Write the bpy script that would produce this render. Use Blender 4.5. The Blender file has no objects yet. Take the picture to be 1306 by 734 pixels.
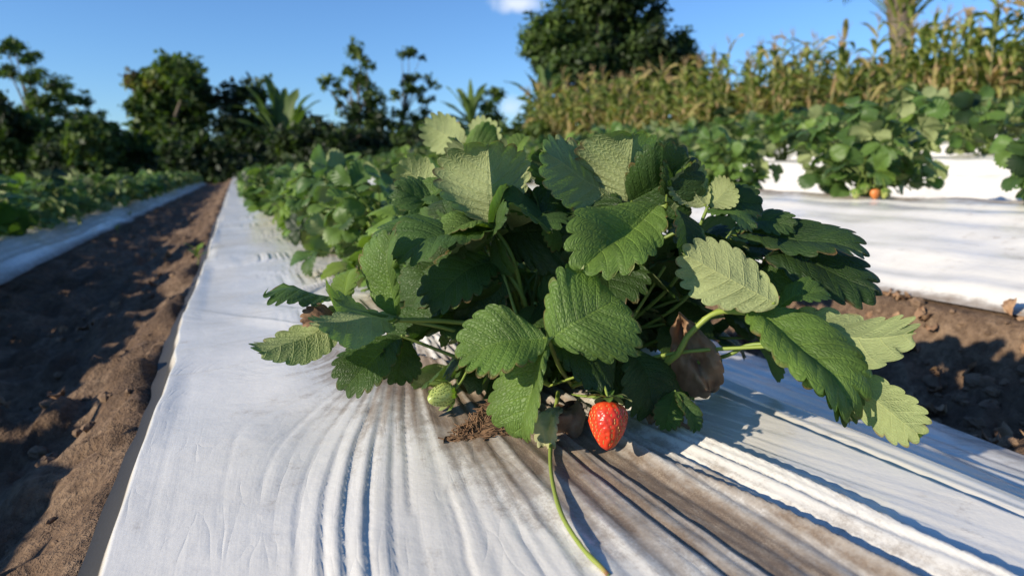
import bpy, math, random
import numpy as np

random.seed(11)
RNG = np.random.default_rng(11)
scene = bpy.context.scene
COL = scene.collection
R = math.radians

# ------------------------------------------------------------------ camera frame
FPX, CX, CY, CAMH = 870.0, 653.0, 367.0, 0.22
PITCH = R(9.72)
YAW = R(21.8)
cy_, sy_ = math.cos(YAW), math.sin(YAW)
FWD = np.array([sy_ * math.cos(PITCH), cy_ * math.cos(PITCH), -math.sin(PITCH)])
UPV = np.array([sy_ * math.sin(PITCH), cy_ * math.sin(PITCH), math.cos(PITCH)])
RGT = np.array([cy_, -sy_, 0.0])
CAM = np.array([0.0, 0.0, CAMH])


def at(px, py, d):
    """World point seen at a photo pixel, d metres along the view axis."""
    return CAM + (FWD + RGT * (px - CX) / FPX + UPV * (CY - py) / FPX) * d


def vdir(nx, ny, nz):
    v = RGT * nx + UPV * ny - FWD * nz
    return v / np.linalg.norm(v)


def unit(v):
    v = np.asarray(v, float)
    return v / (np.linalg.norm(v) + 1e-12)


SUN_AZ, SUN_EL = R(-97.0), R(20.5)      # azimuth clockwise from +Y

# ------------------------------------------------------------------ noise
_T = np.random.default_rng(5).random((256, 256))
_T1 = np.random.default_rng(6).random(4096)


def n1(x, seed=0):
    x = np.asarray(x, float) + 1000.0 + seed * 37.31
    i = np.floor(x).astype(int)
    f = x - i
    f = f * f * (3 - 2 * f)
    return _T1[i % 4096] * (1 - f) + _T1[(i + 1) % 4096] * f


def n2(x, y, seed=0):
    x = np.asarray(x, float) + 512 + seed * 17.7
    y = np.asarray(y, float) + 512 + seed * 31.3
    i = np.floor(x).astype(int)
    j = np.floor(y).astype(int)
    fx = x - i
    fy = y - j
    fx = fx * fx * (3 - 2 * fx)
    fy = fy * fy * (3 - 2 * fy)
    a = _T[i % 256, j % 256]
    b = _T[(i + 1) % 256, j % 256]
    c = _T[i % 256, (j + 1) % 256]
    d = _T[(i + 1) % 256, (j + 1) % 256]
    return (a * (1 - fx) + b * fx) * (1 - fy) + (c * (1 - fx) + d * fx) * fy


def fbm(x, y, oct=4, seed=0):
    s = 0.0
    a = 0.5
    for o in range(oct):
        s = s + a * (n2(x * 2 ** o, y * 2 ** o, seed + o) - 0.5)
        a *= 0.5
    return s


def sstep(a, b, x):
    t = np.clip((np.asarray(x, float) - a) / (b - a), 0, 1)
    return t * t * (3 - 2 * t)


# ------------------------------------------------------------------ mesh helpers
class Geo:
    """Collects quads with uv, tint and material index; builds ONE mesh."""

    def __init__(self):
        self.v, self.f, self.uv, self.tint, self.mi = [], [], [], [], []
        self.n = 0

    def add(self, v, f, uv=None, tint=0.4, mi=0):
        v = np.asarray(v, float).reshape(-1, 3)
        f = np.asarray(f, int).reshape(-1, 4)
        self.v.append(v)
        self.f.append(f + self.n)
        self.uv.append(np.zeros((len(v), 2)) if uv is None else np.asarray(uv, float))
        self.tint.append(np.full(len(v), tint, float) if np.isscalar(tint) else np.asarray(tint, float))
        self.mi.append(np.full(len(f), mi, int))
        self.n += len(v)

    def mesh(self, name, mats, smooth=True):
        v = np.concatenate(self.v)
        f = np.concatenate(self.f)
        return raw_mesh(name, v, f, mats, np.concatenate(self.uv), {'tint': np.concatenate(self.tint)},
                        np.concatenate(self.mi), smooth)

    def build(self, name, mats, parent=None, smooth=True):
        return link(name, self.mesh(name, mats, smooth), parent)


def raw_mesh(name, v, f, mats, uv=None, attrs=None, mi=None, smooth=True):
    me = bpy.data.meshes.new(name)
    nv, nf = len(v), len(f)
    me.vertices.add(nv)
    me.vertices.foreach_set('co', np.ascontiguousarray(v, dtype=np.float32).ravel())
    me.loops.add(nf * 4)
    fl = np.ascontiguousarray(f, dtype=np.int32).ravel()
    me.loops.foreach_set('vertex_index', fl)
    me.polygons.add(nf)
    me.polygons.foreach_set('loop_start', np.arange(0, nf * 4, 4, dtype=np.int32))
    me.polygons.foreach_set('loop_total', np.full(nf, 4, dtype=np.int32))
    for m in (mats if isinstance(mats, (list, tuple)) else [mats]):
        me.materials.append(m)
    if mi is not None:
        me.polygons.foreach_set('material_index', np.asarray(mi, dtype=np.int32))
    me.polygons.foreach_set('use_smooth', np.full(nf, smooth, dtype=bool))
    if uv is not None:
        l = me.uv_layers.new(name='UVMap')
        l.data.foreach_set('uv', np.asarray(uv, dtype=np.float32)[fl].ravel())
    for k, a in (attrs or {}).items():
        at_ = me.attributes.new(k, 'FLOAT', 'POINT')
        at_.data.foreach_set('value', np.asarray(a, dtype=np.float32))
    me.update(calc_edges=True)
    return me


def link(name, me, parent=None):
    o = bpy.data.objects.new(name, me)
    COL.objects.link(o)
    if parent is not None:
        o.parent = parent
    return o


def empty(name, loc=(0, 0, 0)):
    o = bpy.data.objects.new(name, None)
    o.location = [float(c) for c in loc]
    o.empty_display_size = 0.05
    COL.objects.link(o)
    return o


def tag(o, label=None, cat=None, group=None, kind=None):
    if label:
        o['label'] = label
    if cat:
        o['category'] = cat
    if group:
        o['group'] = group
    if kind:
        o['kind'] = kind
    return o


def copy_tree(o, parent=None):
    c = o.copy()
    COL.objects.link(c)
    if parent is not None:
        c.parent = parent
    for ch in list(o.children):
        copy_tree(ch, c)
    return c


def grid_faces(nr, nc, closed=False):
    i = np.arange(nr - 1)[:, None]
    j = np.arange(nc if closed else nc - 1)[None, :]
    j2 = (j + 1) % nc
    a = i * nc + j
    b = i * nc + j2
    return np.stack([a, b, b + nc, a + nc], -1).reshape(-1, 4)


def smooth_path(pts, n):
    pts = np.asarray(pts, float)
    if len(pts) == 2:
        t = np.linspace(0, 1, n)[:, None]
        return pts[0] * (1 - t) + pts[1] * t
    p = np.vstack([2 * pts[0] - pts[1], pts, 2 * pts[-1] - pts[-2]])
    seg = len(pts) - 1
    out = []
    for s in np.linspace(0, seg - 1e-6, n):
        k = int(s)
        t = s - k
        a, b, c, d = p[k], p[k + 1], p[k + 2], p[k + 3]
        out.append(0.5 * (2 * b + (c - a) * t + (2 * a - 5 * b + 4 * c - d) * t * t + (3 * b - a - 3 * c + d) * t ** 3))
    return np.array(out)


def tube(geo, pts, rad, n=12, sides=8, tint=0.4, mi=0, smooth=True):
    sides += sides % 2
    P = smooth_path(pts, n) if smooth else np.asarray(pts, float)
    n = len(P)
    rad = np.interp(np.linspace(0, 1, n), np.linspace(0, 1, len(rad)), rad) if not np.isscalar(rad) else np.full(n, rad)
    rad = rad * (1 + .22 * (n1(np.arange(n) * .9, int(abs(P[0, 0] * 7919) % 97)) - .5))
    T = np.gradient(P, axis=0)
    T /= np.linalg.norm(T, axis=1)[:, None] + 1e-12
    ref = np.array([0.31, 0.22, 0.92]) if abs(T[0] @ np.array([0.31, 0.22, 0.92])) < 0.9 else np.array([1.0, 0, 0])
    A = np.cross(T, ref)
    A /= np.linalg.norm(A, axis=1)[:, None] + 1e-12
    B = np.cross(T, A)
    th = np.linspace(0, 2 * math.pi, sides, endpoint=False)
    ring = P[:, None, :] + rad[:, None, None] * (np.cos(th)[None, :, None] * A[:, None, :] + np.sin(th)[None, :, None] * B[:, None, :])
    uv = np.stack(np.broadcast_arrays(th[None, :] / 6.283, np.linspace(0, 1, n)[:, None]), -1).reshape(-1, 2)
    tt = tint if np.isscalar(tint) else np.repeat(np.interp(np.linspace(0, 1, n), np.linspace(0, 1, len(tint)), tint), sides)
    geo.add(ring.reshape(-1, 3), grid_faces(n, sides, True), uv, tt, mi)
    # cap the far end
    c = np.vstack([ring[-1], P[-1][None] + T[-1] * rad[-1] * 0.6])
    idx = np.arange(sides)
    geo.add(c, np.stack([idx[::2], (idx[::2] + 1) % sides, (idx[::2] + 2) % sides, np.full(sides // 2, sides)], -1),
            None, float(np.mean(tt)), mi)


# ------------------------------------------------------------------ node helpers
def new_mat(name):
    m = bpy.data.materials.new(name)
    m.use_nodes = True
    m.node_tree.nodes.clear()
    return m, m.node_tree


class NT:
    def __init__(self, nt):
        self.nt = nt

    def n(self, typ, **kw):
        nd = self.nt.nodes.new(typ)
        for k, v in kw.items():
            setattr(nd, k, v)
        return nd

    def l(self, a, b):
        self.nt.links.new(a, b)

    def val(self, s, v):
        if hasattr(v, 'is_linked') or hasattr(v, 'links'):
            self.l(v, s)
        else:
            s.default_value = v

    def math(self, op, a, b=0.0, c=None, clamp=False):
        nd = self.n('ShaderNodeMath', operation=op, use_clamp=clamp)
        self.val(nd.inputs[0], a)
        self.val(nd.inputs[1], b)
        if c is not None:
            self.val(nd.inputs[2], c)
        return nd.outputs[0]

    def mix(self, fac, a, b, blend='MIX'):
        nd = self.n('ShaderNodeMix', data_type='RGBA', blend_type=blend)
        self.val(nd.inputs[0], fac)
        for s, v in ((nd.inputs[6], a), (nd.inputs[7], b)):
            if isinstance(v, tuple):
                s.default_value = (*v, 1.0) if len(v) == 3 else v
            else:
                self.l(v, s)
        return nd.outputs[2]

    def ramp(self, fac, stops, interp='LINEAR'):
        nd = self.n('ShaderNodeValToRGB')
        nd.color_ramp.interpolation = interp
        el = nd.color_ramp.elements
        while len(el) < len(stops):
            el.new(0.5)
        for e, (p, c) in zip(el, stops):
            e.position = p
            e.color = (*c, 1.0) if not np.isscalar(c) else (c, c, c, 1.0)
        self.l(fac, nd.inputs[0])
        return nd.outputs[0]

    def noise(self, vec, scale, detail=4.0, rough=0.55, dist=0.0):
        nd = self.n('ShaderNodeTexNoise')
        nd.inputs['Scale'].default_value = scale
        nd.inputs['Detail'].default_value = detail
        nd.inputs['Roughness'].default_value = rough
        nd.inputs['Distortion'].default_value = dist
        if vec is not None:
            self.l(vec, nd.inputs['Vector'])
        return nd.outputs['Fac']

    def mapping(self, vec, scale=(1, 1, 1), rot=(0, 0, 0)):
        nd = self.n('ShaderNodeMapping')
        nd.inputs['Scale'].default_value = scale
        nd.inputs['Rotation'].default_value = rot
        self.l(vec, nd.inputs['Vector'])
        return nd.outputs[0]

    def bump(self, h, strength=0.5, dist=0.001, normal=None):
        nd = self.n('ShaderNodeBump')
        nd.inputs['Strength'].default_value = strength
        nd.inputs['Distance'].default_value = dist
        self.l(h, nd.inputs['Height'])
        if normal is not None:
            self.l(normal, nd.inputs['Normal'])
        return nd.outputs[0]

    def principled(self, col, rough=0.5, spec=0.5, normal=None, **kw):
        nd = self.n('ShaderNodeBsdfPrincipled')
        if isinstance(col, tuple):
            nd.inputs['Base Color'].default_value = (*col, 1)
        else:
            self.l(col, nd.inputs['Base Color'])
        self.val(nd.inputs['Roughness'], rough)
        self.val(nd.inputs['Specular IOR Level'], spec)
        if normal is not None:
            self.l(normal, nd.inputs['Normal'])
        for k, v in kw.items():
            self.val(nd.inputs[k], v)
        return nd.outputs[0]

    def out(self, sh):
        o = self.n('ShaderNodeOutputMaterial')
        self.l(sh, o.inputs['Surface'])


NTEETH = 9


def leaf_material(name, ramp_up, ramp_dn, veins=True, rough=0.50, trans=0.34, bump=0.6, trans_gain=(1.7, 1.9, 0.7)):
    m, nt = new_mat(name)
    k = NT(nt)
    tc = k.n('ShaderNodeTexCoord')
    att = k.n('ShaderNodeAttribute', attribute_name='tint')
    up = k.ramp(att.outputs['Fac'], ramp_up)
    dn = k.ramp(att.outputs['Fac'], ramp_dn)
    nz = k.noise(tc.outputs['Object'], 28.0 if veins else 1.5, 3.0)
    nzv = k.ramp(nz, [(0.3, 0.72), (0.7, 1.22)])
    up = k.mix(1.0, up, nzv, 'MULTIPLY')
    dn = k.mix(0.5, dn, nzv, 'MULTIPLY')
    normal = None
    if veins:
        sp = k.n('ShaderNodeSeparateXYZ')
        k.l(tc.outputs['UV'], sp.inputs[0])
        a = k.math('ABSOLUTE', k.math('MULTIPLY_ADD', sp.outputs[0], 2.0, -1.0))
        cv = k.math('ABSOLUTE', k.math('COSINE', k.math('MULTIPLY', sp.outputs[1], math.pi * NTEETH)))
        vein = k.math('SUBTRACT', 1.0, k.math('MULTIPLY', cv, 5.0, clamp=True), clamp=True)
        vein = k.math('MULTIPLY', vein, k.math('SUBTRACT', 1.05, a, clamp=True))
        mid = k.math('SUBTRACT', 1.0, k.math('MULTIPLY', a, 22.0, clamp=True), clamp=True)
        vm = k.math('MAXIMUM', vein, mid)
        up = k.mix(k.math('MULTIPLY', vm, 0.45), up, k.mix(1.0, up, (1.9, 1.7, 1.5), 'MULTIPLY'))
        dn = k.mix(k.math('MULTIPLY', vm, 0.6), dn, k.mix(1.0, dn, (1.55, 1.45, 1.4), 'MULTIPLY'))
        # net of tiny veins: small cells
        vo = k.n('ShaderNodeTexVoronoi', feature='DISTANCE_TO_EDGE')
        vo.inputs['Scale'].default_value = 1.0
        vo.inputs['Randomness'].default_value = .8
        cb = k.n('ShaderNodeCombineXYZ')
        k.val(cb.inputs[0], k.math('MULTIPLY', sp.outputs[0], 22.0))
        k.val(cb.inputs[1], k.math('MULTIPLY', sp.outputs[1], 27.0))
        k.val(cb.inputs[2], k.math('MULTIPLY', att.outputs['Fac'], 40.0))
        k.l(cb.outputs[0], vo.inputs['Vector'])
        cell = k.math('POWER', k.math('MULTIPLY', vo.outputs['Distance'], 2.2, clamp=True), 0.6)
        up = k.mix(k.math('MULTIPLY', k.math('SUBTRACT', 1.0, cell), .5), up, k.mix(1.0, up, (.62, .66, .6), 'MULTIPLY'))
        dn = k.mix(k.math('MULTIPLY', k.math('SUBTRACT', 1.0, cell), .45), dn, k.mix(1.0, dn, (1.3, 1.25, 1.25), 'MULTIPLY'))
        fine = k.noise(tc.outputs['Object'], 900.0, 2.0)
        h = k.math('ADD', k.math('MULTIPLY', cell, .95), k.math('MULTIPLY', fine, 0.25))
        h = k.math('SUBTRACT', h, k.math('MULTIPLY', vm, 1.1))
        normal = k.bump(h, bump, 0.0011)
        # small scars and rusty specks
        sc = k.noise(tc.outputs['Object'], 75.0, 5.0, 0.6)
        scm = k.ramp(sc, [(0.70, 0.0), (0.76, 0.55)])
        up = k.mix(scm, up, (0.12, 0.10, 0.035))
        en = k.noise(tc.outputs['Object'], 30.0, 4.0, .6)
        em = k.math('MULTIPLY', k.ramp(a, [(.90, 0.0), (.99, 1.0)]), k.ramp(en, [(.52, 0.0), (.62, .85)]))
        up = k.mix(em, up, (.16, .085, .035))
        dn = k.mix(em, dn, (.22, .13, .06))
    geo = k.n('ShaderNodeNewGeometry')
    col = k.mix(geo.outputs['Backfacing'], up, dn)
    rg = k.math('MULTIPLY_ADD', geo.outputs['Backfacing'], 0.22, rough)
    pr = k.principled(col, rg, 0.38, normal)
    tr = k.n('ShaderNodeBsdfTranslucent')
    tcol = k.mix(1.0, up, trans_gain, 'MULTIPLY')
    k.l(tcol, tr.inputs['Color'])
    if normal is not None:
        k.l(normal, tr.inputs['Normal'])
    mx = k.n('ShaderNodeMixShader')
    mx.inputs[0].default_value = trans
    k.l(pr, mx.inputs[1])
    k.l(tr.outputs[0], mx.inputs[2])
    k.out(mx.outputs[0])
    return m


UP = [(0.0, (0.012, 0.030, 0.008)), (0.35, (0.090, 0.165, 0.036)), (0.6, (0.155, 0.240, 0.042)), (0.8, (0.15, 0.23, 0.03)), (1.0, (0.20, 0.11, 0.05))]  # lowest stop near black, to put shade into the leaf colour
DN = [(0.0, (0.11, 0.15, 0.07)), (0.35, (0.25, 0.29, 0.125)), (0.6, (0.33, 0.375, 0.165)), (0.8, (0.26, 0.32, 0.10)), (1.0, (0.28, 0.18, 0.09))]
M_LEAF = leaf_material('strawberry_leaf', UP, DN)
M_LEAF_FAR = leaf_material('strawberry_leaf_plain', UP, DN, veins=False, rough=0.5, trans=0.25)
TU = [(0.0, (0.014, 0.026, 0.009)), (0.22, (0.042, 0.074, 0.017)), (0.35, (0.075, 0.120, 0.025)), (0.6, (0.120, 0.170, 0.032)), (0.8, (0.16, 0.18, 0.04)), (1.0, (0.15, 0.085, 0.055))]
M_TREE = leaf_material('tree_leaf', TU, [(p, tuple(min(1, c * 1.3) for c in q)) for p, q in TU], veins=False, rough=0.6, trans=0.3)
MU = [(0.0, (0.06, 0.10, 0.025)), (0.35, (0.15, 0.21, 0.045)), (0.6, (0.26, 0.30, 0.075)), (0.8, (0.38, 0.34, 0.12)), (1.0, (0.42, 0.27, 0.13))]
M_MAIZE = leaf_material('maize_leaf', MU, MU, veins=False, rough=0.55, trans=0.25)


def simple_mat(name, stops, scale=40.0, rough=0.6, bump=0.3, bdist=0.001, vecscale=(1, 1, 1), spec=0.4, **kw):
    m, nt = new_mat(name)
    k = NT(nt)
    tc = k.n('ShaderNodeTexCoord')
    v = k.mapping(tc.outputs['Object'], vecscale)
    nz = k.noise(v, scale, 5.0, 0.6)
    col = k.ramp(nz, stops)
    nrm = k.bump(nz, bump, bdist)
    k.out(k.principled(col, rough, spec, nrm, **kw))
    return m


M_STEM = leaf_material('stem_green', [(0.0, (0.10, 0.16, 0.03)), (0.4, (0.17, 0.24, 0.05)), (0.7, (0.26, 0.32, 0.06)), (0.85, (0.32, 0.25, 0.07)), (1.0, (0.20, 0.07, 0.04))],
                       [(0.0, (0.10, 0.16, 0.03)), (1.0, (0.25, 0.3, 0.06))], veins=False, rough=0.45, trans=0.15, trans_gain=(1.2, 1.2, .8))
M_DRY = simple_mat('dried_leaf', [(0.3, (0.16, 0.085, 0.045)), (0.55, (0.30, 0.18, 0.10)), (0.75, (0.40, 0.27, 0.16))], 45, 0.75, 0.5, 0.002)
M_DRYDARK = simple_mat('dead_fibre', [(0.3, (0.09, 0.048, 0.026)), (0.7, (0.27, 0.155, 0.08))], 150, 0.85, 0.6, 0.002)
M_PALE = simple_mat('pale_dry_leaf', [(0.3, (0.24, 0.24, 0.11)), (0.7, (0.42, 0.40, 0.22))], 60, 0.7, 0.4, 0.001)
M_BARK = simple_mat('bark', [(0.3, (0.06, 0.045, 0.032)), (0.7, (0.20, 0.16, 0.115))], 3.0, 0.85, 0.8, 0.03, (1, 1, 0.25))
M_CLOD = simple_mat('soil_clod', [(0.3, (0.085, 0.052, 0.032)), (0.7, (0.24, 0.155, 0.095))], 30, 0.9, 0.7, 0.004)
M_TAN = simple_mat('maize_dry', [(0.3, (0.20, 0.13, 0.06)), (0.7, (0.36, 0.26, 0.13))], 12, 0.8, 0.3, 0.004)
M_STALK = simple_mat('maize_stalk', [(0.3, (0.13, 0.16, 0.05)), (0.7, (0.26, 0.24, 0.09))], 6, 0.6, 0.3, 0.004)


# ------------------------------------------------------------------ beds and soil
class Bed:
    def __init__(s, fl, sl, sr, fr, z, zl, zr):
        s.fl, s.sl, s.sr, s.fr, s.z, s.zl, s.zr = fl, sl, sr, fr, z, zl, zr

    def prof(s, X):
        if s.z == 0.0:
            return np.interp(X, [s.fl, s.sl, .2, s.sr - .03, s.sr, .55, .655, .70, s.fr], [s.zl, -.006, .012, .002, -.008, -.050, -.058, -.085, s.zr])
        return np.interp(X, [s.fl, s.sl, (s.sl + s.sr) / 2, s.sr, s.fr], [s.zl, s.z - 0.006, s.z + 0.012, s.z - 0.006, s.zr])


BEDS = {0: Bed(-0.106, -0.088, 0.50, 0.83, 0.0, -0.050, -0.10),
        1: Bed(1.14, 1.56, 2.15, 2.42, 0.13, -0.01, 0.0),
        -1: Bed(-1.85, -1.68, -1.08, -0.93, -0.13, -0.26, -0.235)}
for k in range(2, 6):
    c = 1.85 + 1.6 * (k - 1)
    z = 0.13 + 0.145 * (k - 1)
    BEDS[k] = Bed(c - .62, c - .40, c + .32, c + .50, z, z - .20, z - .16)
for k in (-2, -3):
    c = -1.38 + 1.55 * (k + 1)
    z = -0.13 + 0.13 * (k + 1)
    BEDS[k] = Bed(c - .5, c - .3, c + .3, c + .44, z, z - .13, z - .11)
YEND = 26.0


def terrain_base(X):
    xs = [-400, -60, -12, -6.2, 9.0, 18, 60, 400]
    zs = [-1.6, -1.4, -.95, -.62, .58, 1.30, 2.2, 3.0]
    return np.interp(X, xs, zs)


_px, _pz = [-400., -60., -12., -6.2], [-1.6, -1.4, -.95, -.62]
_ks = sorted(BEDS)
for i_, k_ in enumerate(_ks):
    b = BEDS[k_]
    if i_ > 0:
        p = BEDS[_ks[i_ - 1]]
        if k_ == 0:
            _px += [-.72, -.45, -.22, -.13]
            _pz += [-.262, -.232, -.125, -.060]
        elif k_ == 1:
            _px += [.90, 1.0, 1.1]
            _pz += [-.15, -.165, -.10]
        else:
            _px.append((p.fr + b.fl) / 2)
            _pz.append(min(p.zr, b.zl) - .05)
    _px += [b.fl - .004, b.sl + .03, b.sr - .03, b.fr + .004]
    _pz += [b.zl - .012, b.z - .06, b.z - .06, b.zr - .012]
_px += [9.3, 18, 60, 400]
_pz += [.62, 1.30, 2.2, 3.0]


def soil_z(X, Y, fine=True):
    X = np.asarray(X, float)
    Y = np.asarray(Y, float)
    z = np.interp(X, _px, _pz)
    inb = np.zeros_like(X)
    for b in BEDS.values():
        inb = np.maximum(inb, sstep(b.fl - .05, b.fl + .01, X) * (1 - sstep(b.fr - .01, b.fr + .05, X)))
    w = (1 - inb) * sstep(YEND + 4, YEND - 1, Y) + sstep(YEND - 1, YEND + 4, Y)
    z = z + (fbm(X * 2.0, Y * 2.0, 3, 2) * .05 + fbm(X * 9, Y * 7, 4, 9) * .11 + np.maximum(0, fbm(X * 22, Y * 22, 3, 4) - .03) * .10) * np.clip(w, 0, 1)
    z = np.where(Y > YEND, z * (1 - sstep(YEND, YEND + 8, Y)) + (terrain_base(X) - .05) * sstep(YEND, YEND + 8, Y), z)
    return z


def geo_axis(start, step, growth, end):
    out = [start]
    while out[-1] < end:
        out.append(out[-1] + step)
        step *= growth
    return out


def build_ground():
    xs = list(np.arange(-1.2, 1.35, .011))
    xs += geo_axis(1.37, .03, 1.012, 16) + geo_axis(17, 2, 1.35, 900)
    xs = [-x for x in geo_axis(17, 2, 1.35, 900)][::-1] + [-x for x in geo_axis(1.22, .03, 1.02, 15.5)][::-1] + xs
    ys = list(np.arange(-1.2, .3, .05)) + geo_axis(.3, .009, 1.009, 36) + geo_axis(37, 2, 1.35, 1200)
    ys = [-900, -300, -100, -30, -10, -4, -2] + ys
    xs = np.unique(np.round(xs, 4))
    ys = np.unique(np.round(ys, 4))
    X, Y = np.meshgrid(xs, ys)
    Z = soil_z(X, Y)
    v = np.stack([X, Y, Z], -1).reshape(-1, 3)
    m, nt = new_mat('soil')
    k = NT(nt)
    tc = k.n('ShaderNodeTexCoord')
    o = tc.outputs['Object']
    a = k.noise(o, 7.0, 6.0, .6)
    b_ = k.noise(o, 70.0, 5.0, .65)
    col = k.ramp(a, [(.3, (.085, .054, .034)), (.5, (.175, .112, .070)), (.72, (.29, .20, .13))])
    col = k.mix(k.ramp(b_, [(.35, .75), (.6, 0.0)]), col, (.07, .042, .026))
    peb = k.noise(o, 240.0, 3.0, .6)
    col = k.mix(k.ramp(peb, [(.66, 0.0), (.72, .5)]), col, (.36, .27, .19))
    # green weeds cover far outside the field
    sp = k.n('ShaderNodeSeparateXYZ')
    k.l(o, sp.inputs[0])
    far = k.ramp(k.math('MULTIPLY', sp.outputs[1], .02), [(.52, 0.0), (.6, 1.0)])
    col = k.mix(far, col, (.05, .075, .02))
    h = k.math('ADD', k.math('MULTIPLY', b_, .6), k.math('MULTIPLY', peb, .25))
    nrm = k.bump(h, 1.0, .018)
    k.out(k.principled(col, .92, .25, nrm))
    o = link('ground', raw_mesh('ground', v, grid_faces(len(ys), len(xs)), m))
    tag(o, 'brown tilled soil of the field with rough furrows', 'ground', kind='structure')


# film material: white polythene, dirt from a vertex attribute and stretched streaks
def film_material():
    m, nt = new_mat('white_plastic_film')
    k = NT(nt)
    tc = k.n('ShaderNodeTexCoord')
    att = k.n('ShaderNodeAttribute', attribute_name='dirt')
    uvs = k.mapping(tc.outputs['UV'], (45, 9, 1))
    st = k.noise(uvs, 1.0, 6.0, .68, .3)
    st2 = k.noise(k.mapping(tc.outputs['UV'], (150, 45, 1)), 1.0, 6.0, .72)
    spk = k.noise(tc.outputs['Object'], 420.0, 3.0, .6)
    big = k.noise(tc.outputs['Object'], 9.0, 4.0, .6)
    base = k.ramp(big, [(.3, (.665, .63, .565)), (.7, (.74, .705, .64))])
    dm = k.math('MULTIPLY', att.outputs['Fac'], 1.0)
    grain = k.math('ADD', k.math('MULTIPLY', st, 1.1), k.math('MULTIPLY', st2, .55))
    spk2 = k.noise(tc.outputs['Object'], 1100.0, 4.0, .7)
    blot = k.noise(tc.outputs['Object'], 38.0, 5.0, .65)
    grain = k.math('ADD', grain, k.math('MULTIPLY', spk, .5))
    grain = k.math('ADD', grain, k.math('MULTIPLY', spk2, .7))
    grain = k.math('ADD', grain, k.math('MULTIPLY', blot, 1.3))
    mask = k.math('MULTIPLY_ADD', dm, 1.5, k.math('SUBTRACT', grain, 2.50))
    mask = k.ramp(mask, [(.0, 0.0), (.35, .55), (.9, .95)])
    brown = k.ramp(k.math('MULTIPLY_ADD', spk2, .5, k.math('MULTIPLY', st2, .5)), [(.3, (.065, .042, .027)), (.5, (.165, .112, .072)), (.68, (.38, .31, .23))])
    col = k.mix(mask, base, brown)
    sp2 = k.ramp(spk, [(.715, 0.0), (.74, .55)])
    col = k.mix(sp2, col, (.33, .27, .2))
    fine = k.noise(k.mapping(tc.outputs['UV'], (420, 10, 1)), 1.0, 3.0, .6)
    wr = k.noise(tc.outputs['Object'], 60.0, 4.0, .6)
    h = k.math('ADD', k.math('MULTIPLY', fine, .14), k.math('MULTIPLY', wr, .75))
    h = k.math('ADD', h, k.math('MULTIPLY', spk, .15))
    wp = k.n('ShaderNodeTexNoise')
    wp.inputs['Scale'].default_value = 1.0
    k.l(k.mapping(tc.outputs['UV'], (30, 8, 1)), wp.inputs['Vector'])
    va = k.n('ShaderNodeVectorMath', operation='MULTIPLY_ADD')
    k.l(wp.outputs['Color'], va.inputs[0])
    va.inputs[1].default_value = (1.6, 1.6, 0)
    k.l(k.mapping(tc.outputs['UV'], (75, 9, 1)), va.inputs[2])
    vc = k.n('ShaderNodeTexVoronoi', feature='DISTANCE_TO_EDGE')
    vc.inputs['Scale'].default_value = 1.0
    k.l(va.outputs[0], vc.inputs['Vector'])
    crk = k.math('POWER', k.math('MULTIPLY', vc.outputs['Distance'], 3.0, clamp=True), .5)
    h = k.math('ADD', h, k.math('MULTIPLY', k.math('MULTIPLY', crk, k.ramp(k.noise(tc.outputs['Object'], 16.0, 3.0), [(.45, 0.0), (.62, 1.0)])), .45))
    nrm = k.bump(h, .45, .0016)
    rg = k.math('MULTIPLY_ADD', mask, .45, k.math('MULTIPLY_ADD', big, .16, .16))
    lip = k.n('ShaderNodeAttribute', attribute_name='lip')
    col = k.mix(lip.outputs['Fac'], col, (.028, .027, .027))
    k.out(k.principled(col, rg, .5, nrm))
    return m


M_FILM = film_material()
HOLES = [0.62] + [1.02 + .40 * i for i in range(70)]


def flow_u(X, Y):
    """Coordinate across the tension folds: they fan out from each planting hole."""
    Xa = .22
    d = np.full_like(Y, 9.0)
    for h in HOLES[1:]:
        d = np.minimum(d, np.abs(Y - h))
    fac = np.where(Y < .83, .5 / np.clip(.86 - Y, .14, 2.0), .2 / np.clip(d, .07, .2))
    fac = np.where((Y >= .72) & (Y < .83), np.minimum(fac, 2.6), fac)
    w = np.exp(-((X - Xa) / .20) ** 2)
    far = (X - Xa) * (1 + w * (fac - 1))
    near = (X - .205) * .5 / np.clip(.95 - Y, .14, 3)
    wn = sstep(-.05, .11, X)
    near = near * wn + (X - .205) * (1 - wn)
    b = sstep(.72, .92, Y)
    return near * (1 - b) + far * b


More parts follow.
